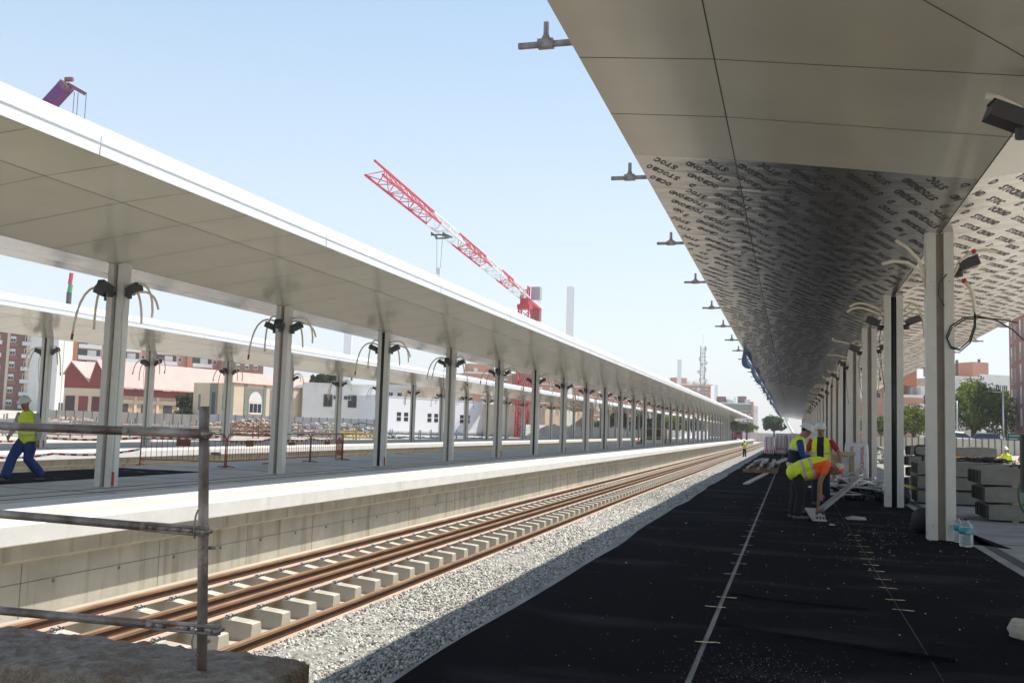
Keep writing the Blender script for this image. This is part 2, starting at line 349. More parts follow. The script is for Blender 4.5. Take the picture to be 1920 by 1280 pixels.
def soffit_half(s, y0, y1, mats, phase, inner=0, foil=False):
    """one sloping half of the underside; s=+1 or -1; local x measured from the column line"""
    m = MB(); (x0, z0), (x1, z1), (x2, z2) = SEC
    P = [(s*x0, z0), (s*x1, z1), (s*x2, z2)]
    for (a, za), (b_, zb) in zip(P, P[1:]):
        m.add([(a, y0, za), (b_, y0, zb), (b_, y1, zb), (a, y1, za), (a, y0, za+.03), (b_, y0, zb+.03), (b_, y1, zb+.03), (a, y1, za+.03)],
              [(0, 1, 2, 3), (7, 6, 5, 4), (0, 4, 5, 1), (1, 5, 6, 2), (2, 6, 7, 3), (3, 7, 4, 0)], inner if a == P[0][0] else 0)
    def strip(a, za, b_, zb, ya, yb, m_=1):
        m.add([(a, ya, za-.002), (b_, ya, zb-.002), (b_, yb, zb-.002), (a, yb, za-.002)], [(0, 1, 2, 3)], m_)
    wl = .006 if foil else .013
    k = math.ceil((y0-phase)/1.875); y = phase+k*1.875
    while y < min(y1, 150):
        if y-y0 > .05:
            strip(P[0][0], P[0][1], P[1][0], P[1][1], y-wl/2, y+wl/2); strip(P[1][0], P[1][1], P[2][0], P[2][1], y-wl/2, y+wl/2)
        y += 1.875
    zz = lambda x: P[1][1]+(P[0][1]-P[1][1])*(P[1][0]-x)/(P[1][0]-P[0][0])
    a = P[1][0]-s*.012
    strip(a, zz(a)-.0005, P[1][0], P[1][1]-.0005, y0, y1)
    strip(P[0][0], P[0][1]-.0005, s*.008, zz(s*.008)-.0005, y0, y1)
    return m
def roof_and_fascia(y0, y1, fascia=True):
    m = MB(); e = 4.52
    if fascia:
        for s in (-1, 1):
            prof = [(s*(e-.02), 5.582), (s*(e+.03), 5.552), (s*(e+.035), 5.70), (s*(e+.005), 5.712), (s*(e+.005), 5.735), (s*(e+.04), 5.745), (s*(e+.04), 5.845), (s*(e-.02), 5.865), (s*(e-.05), 6.03), (s*(e-.12), 6.05), (s*(e-.14), 5.6)]
            m.ysweep(prof, y0, y1, 0)
    top = [(-(e-.16), 5.62), (-(e-.16), 5.95), (0, 5.55), (e-.16, 5.95), (e-.16, 5.62), (3.1, 5.49), (0, 5.07), (-3.1, 5.49)]
    return m, top
def canopy(label, Xc, y0, y1, cols, phase, detail, blackset):
    root = thing('station_canopy', label, 'canopy', (Xc, 0, 0))
    for s in (1, -1): soffit_half(s, y0, y1, None, phase, 2 if s < 0 else 0).build('soffit', [m_soffit, m_joint, m_foil], root)
    m, top = roof_and_fascia(y0, y1)
    for y in np.arange(y0+3.1, min(y1, 160), 7.5):
        for s in (-1, 1): m.bbox((s*4.5575-.002, y, 5.556), (s*4.5575+.002, y+.012, 5.698), 1); m.bbox((s*4.5625-.002, y, 5.748), (s*4.5625+.002, y+.012, 5.842), 1)
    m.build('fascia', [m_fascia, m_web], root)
    m = MB(); m.ysweep(top, y0+.02, y1-.02, 0); m.build('roof', m_white, root)
    add_columns(root, cols, detail, HOSES, blackset); return root
canopy('long white butterfly canopy over the middle platform with pale glossy underside', -14.73, -6, 274, [18.44+7.5*i for i in range(-2, 34)], 16.35, 20, lambda i: i % 3 == 1)
canopy('white canopy over the farthest platform, partly hidden behind the middle one', -32.9, -6, 420, [21.6+7.5*i for i in range(0, 53)], 16.35, 18, lambda i: i % 3 == 2)
# the near canopy on the right, still under construction
RC = 2.326
rroot = thing('station_canopy', 'unfinished canopy overhead on the right, underside covered in printed silver film', 'canopy', (RC, 0, 0))
for s in (1, -1):
    soffit_half(s, -12, 13.5, None, 9.75).build('soffit', [m_soffit, m_joint], rroot)
    soffit_half(s, 13.503, 222, None, 9.75, foil=True).build('film_soffit', [m_foil, m_joint], rroot)
m, top = roof_and_fascia(-12, 222, False)
m.ysweep(top, -11.98, 221.98, 0); m.build('roof', m_white, rroot)
def edge_hose():
    c = MB(); c.tube([(-.2, -.05, 4.55), (-.34, -.08, 4.75), (-.5, -.1, 4.84), (-.62, -.1, 4.88)], .03, 8, 0); return c.mesh('hose', [m_hose], True)
def near_hoses():
    c = MB()
    c.tube([(-.21, -.05, 4.15), (-.24, -.08, 4.4), (-.33, -.1, 4.62), (-.5, -.14, 4.8), (-.68, -.2, 4.92)], .028, 8, 0); c.tube([(-.21, -.05, 4.2), (-.3, -.1, 4.42), (-.5, -.16, 4.55), (-.72, -.2, 4.57), (-.9, -.22, 4.52)], .028, 8, 0)
    c.tube([(.21, -.05, 4.35), (.32, -.1, 4.58), (.5, -.12, 4.72), (.7, -.12, 4.74), (.85, -.1, 4.70)], .028, 8, 0); c.tube([(.48, -.12, 4.71), (.54, -.12, 4.735)], .034, 8, 1)
    c.tube([(.36, -.12, 4.25), (.46, -.14, 4.1), (.5, -.15, 3.9), (.51, -.15, 3.72)], .03, 8, 0); c.tube([(.35, -.12, 4.27), (.38, -.125, 4.21)], .038, 8, 1)
    lp = [(.51, -.15, 3.72), (.50, -.16, 3.5), (.42, -.17, 3.25), (.28, -.17, 3.12), (.14, -.17, 3.16), (.08, -.16, 3.32), (.16, -.15, 3.5), (.34, -.14, 3.63), (.55, -.14, 3.66), (.8, -.16, 3.60), (1.05, -.18, 3.44), (1.28, -.2, 3.2)]
    c.tube(lp, .012, 6, 2); c.tube([(p[0]+.02, p[1]+.03, p[2]-.025) for p in lp[:9]]+[(.95, -.12, 3.6), (1.15, -.12, 3.55)], .012, 6, 2)
    c.tube([(.1, -.14, 4.35), (-.02, -.16, 4.2), (-.03, -.16, 4.0), (.06, -.15, 3.82)], .009, 5, 2)
    return c.mesh('hose', [m_hose, m_red, mat('green_cable', (.02, .03, .015), .5)], True)
add_columns(rroot, [17.13+7.5*i for i in range(-3, 28)], 18, HOSER, lambda i: i % 3 == 1, {3: (near_hoses(), (0,), .06), 2: (edge_hose(), (1, 2), .22)})
dj = MB(); zl = lambda x: 5.0+.42*(-x)/3.11-.0025
for (xa, ya), (xb, yb) in (((-.02, 9.62), (-.346, 9.29)), ((-.346, 9.29), (-1.316, 8.19)), ((-1.316, 8.19), (-3.08, 6.2))):
    dj.add([(xa, ya-.012, zl(xa)), (xb, yb-.012, zl(xb)), (xb, yb+.006, zl(xb)), (xa, ya+.006, zl(xa))], [(0, 1, 2, 3)])
dj.build('mitre_joint', m_joint, rroot)
def bracket_mesh():
    c = MB(); c.bar((-5.15, 0, 5.66), (-4.3, 0, 5.66), .05, .055, 0); c.box((-4.85, 0, 5.665), (.17, .09, .09), 0)
    c.tube([(-4.85, 0, 5.70), (-4.85, 0, 5.90)], .03, 8, 0); c.box((-4.85, 0, 5.73), (.12, .03, .07), 0, None, .5); return c.mesh('edge_bracket', [m_tubes])
BR = bracket_mesh()
for k in range(34):
    y = 9.6+5.55*k; inst('edge_bracket', BR, rroot, (0, y, 0))
    if k < 26: inst('edge_bracket', BR, rroot, (0, y+.0, 0), math.pi)
# printed words on the film: one mesh per half
def letters(chars):
    out = {}
    dg = None
    for ch in chars:
        c = bpy.data.curves.new('t', 'FONT'); c.body = ch; c.size = 1; c.resolution_u = 2; c.offset = .04
        o = bpy.data.objects.new('t', c); COL.objects.link(o); bpy.context.view_layer.update()
        me = bpy.data.meshes.new_from_object(o.evaluated_get(bpy.context.evaluated_depsgraph_get()))
        v = np.array([p.co[:2] for p in me.vertices]); f = [tuple(p.vertices) for p in me.polygons]
        out[ch] = (v, f); bpy.data.objects.remove(o); bpy.data.curves.remove(c); bpy.data.meshes.remove(me)
    return out
LET = letters('STOCBND')
def film_print(s):
    (x0, z0), (x1, z1), (x2, z2) = SEC
    zf = lambda X: np.where(X < x1, z0+(z1-z0)*X/x1, z1+(z2-z1)*(X-x1)/(x2-x1))
    u = np.array([-.457, -.889])*1.14; upv = np.array([-.082, .158]); A0 = np.array([.02-RC, 13.70])
    if s > 0: u, upv, A0 = -u, -upv, np.array([.35, 14.2])
    V = []; Fs = []; base = 0; pr_ = random.Random(31+s)
    cells = [(9.75+1.875*k, 9.75+1.875*(k+1), np.array([pr_.uniform(0, .73) if k > 2 else 0, pr_.uniform(-.3, .3) if k > 2 else 0])) for k in range(2, 36)]
    for lo_, hi_, sh_ in cells:
      for i in range(-14, 16):
        for j in range(int((lo_-13.7)/.645)-4, int((hi_-13.7)/.645)+5):
            st = A0+np.array([.732, 0])*i+np.array([-.04, .645])*j+sh_
            if s < 0: st = st-u
            if not (-1.5 < s*st[0] < 6.2 and 12 < st[1] < 76): continue
            for q_, ch in enumerate('STOCBOND'):
                lv, lf = LET[ch]; mn = lv.min(0); mx = lv.max(0); qx = (q_+.06+.88*(lv[:, 0]-mn[0])/(mx[0]-mn[0]))/8; qy = (lv[:, 1]-0)/.72
                pw = st+qx[:, None]*u+qy[:, None]*upv; xa = s*pw[:, 0]
                if xa.min() < .01 or xa.max() > x2-.01 or pw[:, 1].min() < max(13.52, lo_+.006) or pw[:, 1].max() > hi_-.006: continue
                V.append(np.column_stack([pw, zf(xa)-.0035])); Fs += [tuple(base+k for k in f) for f in lf]; base += len(lv)
    me = bpy.data.meshes.new('printed_text'); me.from_pydata(np.concatenate(V).tolist(), [], Fs); me.materials.append(m_ink); me.update()
    o = bpy.data.objects.new('printed_text', me); COL.objects.link(o); o.parent = rroot
film_print(-1); film_print(1)
# blue sheeting hung along the far edge of the near canopy
def sheet(y0, y1, seed):
    r = random.Random(seed); n = 40; m = MB(); rows = []
    for i in range(n+1):
        y = y0+(y1-y0)*i/n; b_ = .08*math.sin(i*.9+seed)+r.uniform(-.03, .03)
        rows.append([(-2.24+b_*.5, y, 5.60), (-2.28+b_, y, 5.42), (-2.25-b_, y, 5.30-.35*abs(math.sin(i*.35+seed))**2)])
    vs = [p for row in rows for p in row]; fs = [(i*3+k, i*3+k+1, (i+1)*3+k+1, (i+1)*3+k) for i in range(n) for k in (0, 1)]
    m.add(vs, fs); m.add([(x-.012, y, z) for x, y, z in vs], [f[::-1] for f in fs]); return m
m_blue = mat('blue_sheet', (.06, .16, .34), .6, var=.3, scale=2)
tag(sheet(47, 118, 1).build('blue_sheet', m_blue, None, True), 'nearer strip of blue plastic sheeting hung from the unfinished canopy edge', 'sheeting', 'blue sheeting along the canopy edge')
tag(sheet(124, 215, 4).build('blue_sheet', m_blue, None, True), 'farther strip of blue plastic sheeting near the canopy end', 'sheeting', 'blue sheeting along the canopy edge')
# ------------------------------------------------------------------ track
def rail_profile(z): return [(-.075, z-.172), (.075, z-.172), (.075, z-.160), (.012, z-.138), (.0085, z-.055), (.036, z-.038), (.036, z-.006), (.028, z), (-.028, z), (-.036, z-.006), (-.036, z-.038), (-.0085, z-.055), (-.012, z-.138), (-.075, z-.160)]
def rail(name, X, z, y0, y1, parent=None, wob=0):
    m = MB((0, 0, 0) if parent is None else parent.location)
    pr = rail_profile(z); n = len(pr); ys = [y0+(y1-y0)*(i/60)**1.6 for i in range(61)]; vs = []
    for i, y in enumerate(ys):
        dx = wob*math.sin(y*.11+X) if wob else 0; vs += [(X+p[0]+dx, y, p[1]) for p in pr]
    fs = []; ms = []
    mi = [2, 2, 2, 0, 0, 1, 1, 1, 1, 1, 0, 0, 2, 2]
    for i in range(60):
        for k in range(n):
            k2 = (k+1) % n; fs.append((i*n+k, i*n+k2, (i+1)*n+k2, (i+1)*n+k)); ms.append(mi[k])
    fs += [tuple(range(n))[::-1]]; ms.append(0)
    b0 = len(m.v); m.v += vs; m.f += fs; m.m += ms
    return m.build(name, [m_rust, m_railtop, m_railfoot], parent)
track = thing('railway_track', 'railway track of rusty rails clipped to bare concrete sleepers beside the middle platform', 'railway track', (-8.46, 0, -1.42))
rail('rail', -9.215, -1.0, -8, 400, track); rail('rail', -7.705, -1.0, -8, 400, track)
tag(rail('loose_rail', -8.12, -1.005, 0, 380, None, .02), 'loose rusty rail laid on the sleepers between the two clipped rails', 'rail')
tag(rail('loose_rail', -6.335, -1.03, 0, 380, None, .05), 'loose rusty rail lying on the edge of the ballast, clear of the sleepers', 'rail')
def sleeper_mesh():
    c = MB(); prof = [(-1.3, .195), (-1.28, .205), (-.95, .232), (-.55, .232), (-.35, .205), (.35, .205), (.55, .232), (.95, .232), (1.28, .205), (1.3, .195)]
    for (xa, za), (xb, zb) in zip(prof, prof[1:]):
        vs = []
        for x, z in ((xa, za), (xb, zb)): vs += [(x, -.155, -.10), (x, -.115, z), (x, .115, z), (x, .155, -.10)]
        c.add(vs, [(0, 1, 5, 4), (1, 2, 6, 5), (2, 3, 7, 6), (3, 0, 4, 7)], 0)
        if xa == -1.3: c.add(vs[:4], [(3, 2, 1, 0)], 0)
        if xb == 1.3: c.add(vs[4:], [(0, 1, 2, 3)], 0)
    return c.mesh('sleeper', [m_sleeper])
def clip_mesh():
    c = MB()
    for s in (-1, 1):
        pts = [(.045*math.cos(a)+.02, s*.055+.042*math.sin(a), .03+.018*math.cos(a*2)) for a in [i*math.pi/5 for i in range(11)]]
        c.tube(pts, .009, 5, 0)
    c.tube([(.0, 0, -.0), (.0, 0, .06)], .017, 6, 1); c.box((.02, 0, .004), (.12, .17, .012), 1); c.tube([(0, 0, .03), (0, 0, .045)], .03, 6, 1)
    return c.mesh('clip', [m_dark, m_white])
SL, CL = sleeper_mesh(), clip_mesh(); SPARE = SL.copy(); SPARE.materials[0] = mat('shaded_spare_sleeper', (.19, .185, .165), .9, var=.15, scale=5, bump=.3, bscale=50)  # darker copy of the sleeper concrete, shade on the stacks put into its colour
for k in range(-8, 92):
    y = 12.28+.826*k; s = inst('sleeper', SL, track, (0, y, 0), random.uniform(-.006, .006))
    if k < 45:
        for X, fl in ((-.755+.115, 0), (.755+.115, 0), (-.755-.115, math.pi), (.755-.115, math.pi)): inst('clip', CL, s, (X, 0, .235), fl)
far = MB(track.location)
for k in range(92, 400):
    y = 12.28+.826*k; far.box((-8.46, y, -1.36), (2.6, .26, .31))
tag(far.build('sleeper', m_sleeper, track), kind='stuff')
# ------------------------------------------------------------------ near left: concrete beam and scaffold guardrail
def fg(x, y, d): return pd(x, y, d)
from mathutils import noise as MN
bm_ = MB((-3.4, 4.1, 0)); nx, ny = 330, 44; zt = .475
vs = []
for j in range(ny+1):
    for i in range(nx+1):
        x = -7.4+5.17*i/nx; y = 3.70+.62*j/ny
        e = min(1, min(i, nx-i, j, ny-j)/1.0)
        vs.append((x+(.02*random.random() if i in (0, nx) else 0), y+.02*MN.noise((x*6, j, 0))*(j in (0, ny)), zt+.016*MN.fractal((x*3, y*3, 0), 1., 2., 4)+.012*MN.fractal((x*17, y*17, 2), .8, 2., 4)-(.014 if e < 1 else 0)))
b0 = len(vs); fs = [(j*(nx+1)+i, j*(nx+1)+i+1, (j+1)*(nx+1)+i+1, (j+1)*(nx+1)+i) for j in range(ny) for i in range(nx)]
ring = [i for i in range(nx+1)]+[j*(nx+1)+nx for j in range(1, ny+1)]+[ny*(nx+1)+i for i in range(nx-1, -1, -1)]+[j*(nx+1) for j in range(ny-1, 0, -1)]
for i in ring: x, y, z = vs[i]; vs.append((x, y, -1.45))
fs += [(ring[k], b0+k, b0+(k+1) % len(ring), ring[(k+1) % len(ring)]) for k in range(len(ring))]
bm_.add(vs, fs); tag(bm_.build('concrete_beam', m_block), 'rough dirty concrete beam across the bottom left corner, carrying the scaffold post', 'concrete beam')
gr = thing('scaffold_guardrail', 'weathered grey scaffold guardrail of three tubes and one post at front left', 'guardrail', tuple(fg(381, 1255, 4.4)))
def gm(): return MB(gr.location)
base, topp = fg(381, 1258, 4.4), fg(383, 762, 4.4)
c = gm(); c.tube([base-Vector((0, 0, .12)), topp], .0232, 18)
c.tube([topp-Vector((0, 0, .003)), topp+Vector((0, 0, .001))], .024, 18)
for z in (.13, .55, .98): c.tube([base+Vector((0, 0, z)), base+Vector((0, 0, z+.012))], .0245, 16)
c.build('post', m_tubes, gr, True)
for k, ((ya, yb), flat) in enumerate((((797, 813), 262), ((955, 996), 290), ((1130, 1179), 300))):
    c = gm(); b_ = fg(384, yb, 4.36); a = fg(0, ya, 4.36*(4.88/4.4)); a = Vector((a.x, b_.y-.02, (a.z))); a2 = a+(a-b_)*1.0
    fl = b_+(a-b_)*((384-flat)/384)
    d = (b_-a).normalized()
    c.tube([a2, fl], .0205, 16)                          # round tube
    c.tube([fl-d*.02, fl+d*.015], .0215, 16)
    e_ = b_+d*.012*(1 if k < 2 else 6)
    side = d.cross(Vector((0, 0, 1))).normalized()
    for s in (-1, 1):                                    # flattened fork end
        c.bar(fl-d*.005, e_, .03, .010, 0, (0, 0, 1)) if False else c.bar(fl+Vector((0, 0, s*.0155)), e_+Vector((0, 0, s*.0155)), .034, .011)
    if k == 0: c.bar(fl, e_, .036, .042)
    for t in ((.12, .48, .88) if k == 2 else (.1, .3, .5, .7, .9)): p_ = fl+(e_-fl)*t; c.box(p_, (.05 if k == 2 else .062, .030, .030))
    c.tube([e_-side*.03, e_+side*.034], .012, 8)
    r_ = c.build('rail', m_tubes, gr, True)
    if k:
        h_ = gm(); q = b_-d*.03
        h_.tube([q+Vector((-.0, -.03, -.03)), q+Vector((-.004, -.034, .03)), q+Vector((.0, -.03, .075)), q+Vector((.008, -.026, .098))] if k == 1 else [q+Vector((.0, -.03, .0)), q+Vector((-.012, -.034, -.05)), q+Vector((-.004, -.03, -.09)), q+Vector((.02, -.026, -.115))], .005, 6)
        h_.build('hook', m_tubes, r_, True)
# ------------------------------------------------------------------ mats on the platforms
def mat_sheet(name, label, cat, x0, x1, y0, y1, seed, wavy0=0., wavy1=0., z=.004, nx=14, step=.35):
    r = random.Random(seed); m = MB((x0, y0, 0)); ny = int((y1-y0)/step); ph = r.uniform(0, 6)
    top = []
    for j in range(ny+1):
        y = y0+(y1-y0)*j/ny
        a = x0+wavy0*(math.sin(y*.55+ph)+.6*math.sin(y*1.35+ph*2)); b_ = x1+wavy1*(math.sin(y*.4+ph)+.5*math.sin(y*1.1))
        for i in range(nx+1): top.append((a+(b_-a)*i/nx, y, z+.006+.003*math.sin(y*2.1+i*1.7+ph)+r.uniform(0, .003)))
    k = nx+1; f = [(j*k+i, j*k+i+1, (j+1)*k+i+1, (j+1)*k+i) for j in range(ny) for i in range(nx)]
    m.add(top, f)
    for i0 in (0, nx):                                    # rim
        vs = [top[j*k+i0] for j in range(ny+1)]; vs += [(x, y, .001) for x, y, _ in vs]
        n = ny+1; m.add(vs, [((j, j+1, n+j+1, n+j) if i0 else (j+1, j, n+j, n+j+1)) for j in range(ny)])
    vs = top[:k]; vs = vs+[(x, y, .001) for x, y, _ in vs]; m.add(vs, [(i+1, i, k+i, k+i+1) for i in range(nx)])
    return tag(m.build(name, m_mat, None, True), label, cat, 'black mats rolled out on the platforms')
mats3 = [mat_sheet('floor_mat', 'black floor mat along the platform edge nearest the tracks, edge slightly wavy', 'floor mat', -2.355, -.66, -3, 150, 1, .028, 0),
         mat_sheet('floor_mat', 'black floor mat down the middle of the near platform, between the two taped seams', 'floor mat', -.615, .985, -3, 150, 2),
         mat_sheet('floor_mat', 'black floor mat along the column side, under the scrap pile and workers', 'floor mat', 1.0, 2.68, -3, 60, 3, 0, .012)]
mm = mat_sheet('floor_mat', 'black floor mat behind the nearest column of the middle platform', 'floor mat', -19.6, -16.7, 11, 25, 5, .02, .02)
# little wedge of mat lying on the concrete beside the nearest right column
wd = MB((2.9, 17.5, 0)); wd.add([(2.55, 16.9, .006), (3.22, 16.4, .006), (2.95, 19.5, .006), (2.5, 19.2, .006), (2.55, 16.9, .001), (3.22, 16.4, .001), (2.95, 19.5, .001), (2.5, 19.2, .001)], [(0, 1, 2, 3), (0, 4, 5, 1), (1, 5, 6, 2), (2, 6, 7, 3)])
tag(wd.build('floor_mat', m_mat), 'small triangular offcut of black mat on the concrete beyond the water bottles', 'floor mat', 'black mats rolled out on the platforms')
def strip_mesh(seed, w_, h_=.035):
    r = random.Random(seed); m = MB(); n = 6; vs = []
    for i in range(n+1):
        x = -w_/2+w_*i/n; dy = r.uniform(-.006, .006)
        vs += [(x, -h_/2+dy, .004+r.uniform(0, .004)), (x, h_/2+dy, .004+r.uniform(0, .004))]
    m.add(vs, [(2*i, 2*i+2, 2*i+3, 2*i+1) for i in range(n)]); return m
TP = [strip_mesh(s, .19).mesh('tape_strip', m_tape) for s in range(4)]; TPD = [strip_mesh(9+s, .2, .03).mesh('tape_strip', m_tapedim) for s in range(4)]
def strips(root, X, ysl, meshes, jit=.04):
    for y in ysl:
        inst('tape_strip', random.choice(meshes), root, (X+random.uniform(-jit, jit)-root.location.x, y-root.location.y, .014), random.uniform(-.25, .25))
strips(mats3[0], -.64, [pz(x, y).y for x, y in ((1318, 1207), (1357, 1142), (1365, 1123))], TP)
strips(mats3[0], -.64, [pz(x, y).y for x, y in ((1385, 1079), (1397, 1059), (1398, 1042), (1406, 1024), (1416, 1008), (1416, 998), (1421, 987), (1420, 976), (1427, 964), (1432, 953), (1434, 947), (1438, 935), (1443, 924), (1446, 916), (1448, 910), (1450, 903), (1452, 897))], TPD, .02)
strips(mats3[1], .99, [pz(x, y).y for x, y in ((1709, 1148), (1685, 1128), (1665, 1105), (1648, 1088), (1632, 1072), (1618, 1060), (1612, 1049), (1607, 1036), (1600, 1025), (1594, 1014), (1588, 1004))], TP, .03)
for k in range(18):
    x, y = -19.2+2.2*random.random(), 12+12.5*random.random()
    inst('tape_strip', random.choice(TPD), mm, (x-mm.location.x, y-mm.location.y, .014), random.uniform(-.3, .3), 1.3)
rd = MB((0, 8, 0)); pts = [(-.58, 8.47), (-.1, 8.22), (.35, 8.06), (.75, 7.93), (1.15, 7.8)]
for (xa, ya), (xb, yb) in zip(pts, pts[1:]):
    rd.add([(xa, ya+.07, .008), (xb, yb+.07, .008), (xb, yb+.02, .038), (xa, ya+.02, .038), (xa, ya-.02, .008), (xb, yb-.02, .008)], [(0, 1, 2, 3), (3, 2, 5, 4)])
rd.o = mats3[1].location.copy(); rd.build('fold', m_mat, mats3[1], True); rd = MB((0, 8, 0))
pts2 = [(-.58, 10.1), (-.2, 9.95), (.2, 9.86), (.7, 9.8)]
for (xa, ya), (xb, yb) in zip(pts2, pts2[1:]):
    rd.add([(xa, ya+.07, .008), (xb, yb+.07, .008), (xb, yb+.02, .024), (xa, ya+.02, .024), (xa, ya-.02, .008), (xb, yb-.02, .008)], [(0, 1, 2, 3), (3, 2, 5, 4)])
rd.o = mats3[1].location.copy(); rd.build('fold', m_mat, mats3[1], True)
# flecks of plaster and dust: one scatter
def flecks():
    m = MB((0, 8, 0)); r = random.Random(3)
    def put(x, y, s):
        a = r.uniform(0, 6.28); k = r.choice((3, 4, 5)); z = .0135
        vs = [(x+s*r.uniform(.6, 1)*math.cos(a+6.28*i/k)*1.4, y+s*r.uniform(.6, 1)*math.sin(a+6.28*i/k), z+r.uniform(0, .004)) for i in range(k)]
        m.add(vs+[(x, y, z+s*.7)], [(i, (i+1) % k, k) for i in range(k)])
    for _ in range(520): put(r.uniform(-2.1, 2.6), 5.2+30*r.random()**1.7, r.uniform(.0012, .0055)*(1+.5*r.random()))
    for _ in range(700): put(-.2+r.gauss(0, .35), 6.8+r.gauss(0, .5), r.uniform(.0012, .0045))
    for _ in range(260): put(1.2+r.gauss(0, .6), 17+r.gauss(0, 2.5), r.uniform(.003, .012))
    for _ in range(26): put(r.uniform(-2, 2.5), r.uniform(6, 25), r.uniform(.006, .018))
    return tag(m.build('plaster_crumbs', m_fleck), 'white plaster crumbs and dust scattered over the black mats', 'debris', kind='stuff')
flecks()
# ------------------------------------------------------------------ people
m_skin = mat('skin', (.30, .155, .095), .55, var=.12, scale=9)
m_hair = mat('hair', (.02, .015, .012), .7)
m_helmet = mat('helmet_shell', (.62, .62, .60), .35, var=.05, dirt=((.35, .33, .3), 14, .6, .8))
m_vest = mat('hi_vis_vest', (.66, .78, .03), .7, var=.12, scale=9, bump=.5, bscale=14)
m_vesto = mat('hi_vis_orange', (.85, .12, .02), .7, var=.1, bump=.4, bscale=14)
m_refl = mat('reflective_band', (.42, .42, .40), .4, var=.1)
m_navy = mat('navy_cloth', (.010, .013, .030), .85, var=.3, bump=.5, bscale=14)
m_blue_cl = mat('blue_cloth', (.012, .045, .23), .8, var=.25, scale=5, bump=.6, bscale=10)
m_trou = mat('blue_trousers', (.018, .042, .17), .85, var=.35, scale=4, bump=.8, bscale=9)
m_blackc = mat('black_trousers', (.012, .012, .016), .85, var=.4, bump=.8, bscale=9)
m_greyc = mat('grey_sleeve', (.38, .38, .40), .8, var=.15, bump=.5, bscale=12)
m_redc = mat('red_shirt', (.36, .02, .03), .8, var=.2, bump=.5, bscale=12)
m_boot = mat('dusty_boot', (.10, .09, .085), .85, var=.3, scale=12)
m_cap = mat('pale_cap', (.55, .46, .38), .8, var=.15)
def loft(m, pts, side, n=14, mi=0):
    """pts: (point, r_side, r_depth); closed rounded tube with elliptical sections"""
    side = Vector(side); P = [Vector(p[0]) for p in pts]; k = len(P); vs = []
    def ringat(c, t, ra, rb):
        sd = (side-t*side.dot(t)); sd = sd.normalized() if sd.length > .05 else t.orthogonal().normalized(); dp = t.cross(sd)
        return [c+sd*math.cos(2*math.pi*j/n)*ra+dp*math.sin(2*math.pi*j/n)*rb for j in range(n)]
    rings = []
    for i in range(k):
        t = (P[min(i+1, k-1)]-P[max(i-1, 0)]).normalized(); ra, rb = pts[i][1], pts[i][2]; e = min(ra, rb)*.7
        if i == 0: rings += [ringat(P[0]-t*e, t, ra*.35, rb*.35), ringat(P[0]-t*e*.6, t, ra*.78, rb*.78)]
        rings.append(ringat(P[i], t, ra, rb))
        if i == k-1: rings += [ringat(P[i]+t*e*.6, t, ra*.78, rb*.78), ringat(P[i]+t*e, t, ra*.35, rb*.35)]
    for r_ in rings: vs += r_
    q = len(rings); fs = [(i*n+j, i*n+(j+1) % n, (i+1)*n+(j+1) % n, (i+1)*n+j) for i in range(q-1) for j in range(n)]
    fs += [tuple(range(n))[::-1], tuple((q-1)*n+j for j in range(n))]; m.add(vs, fs, mi)
def fuse(name, m, mats, parent, voxel=.011, smooth=3, paint=None):
    """voxel-fuse overlapping lofts into one continuous skin"""
    ob = m.build('tmp', mats if isinstance(mats, list) else [mats]); ob.location = (0, 0, 0)
    md = ob.modifiers.new('r', 'REMESH'); md.mode = 'VOXEL'; md.voxel_size = voxel; md.use_smooth_shade = True
    ms = ob.modifiers.new('s', 'SMOOTH'); ms.factor = .5; ms.iterations = smooth
    bpy.context.view_layer.update()
    me = bpy.data.meshes.new_from_object(ob.evaluated_get(bpy.context.evaluated_depsgraph_get())); bpy.data.objects.remove(ob)
    me.materials.clear()
    for mm_ in (mats if isinstance(mats, list) else [mats]): me.materials.append(mm_)
    if paint:
        for p_ in me.polygons: p_.material_index = paint(p_.center)
    me.polygons.foreach_set('use_smooth', [True]*len(me.polygons)); me.name = name
    o = bpy.data.objects.new(name, me); COL.objects.link(o); o.parent = parent; return o
V3 = Vector
def lerp(a, b, t): return V3(a)+(V3(b)-V3(a))*t
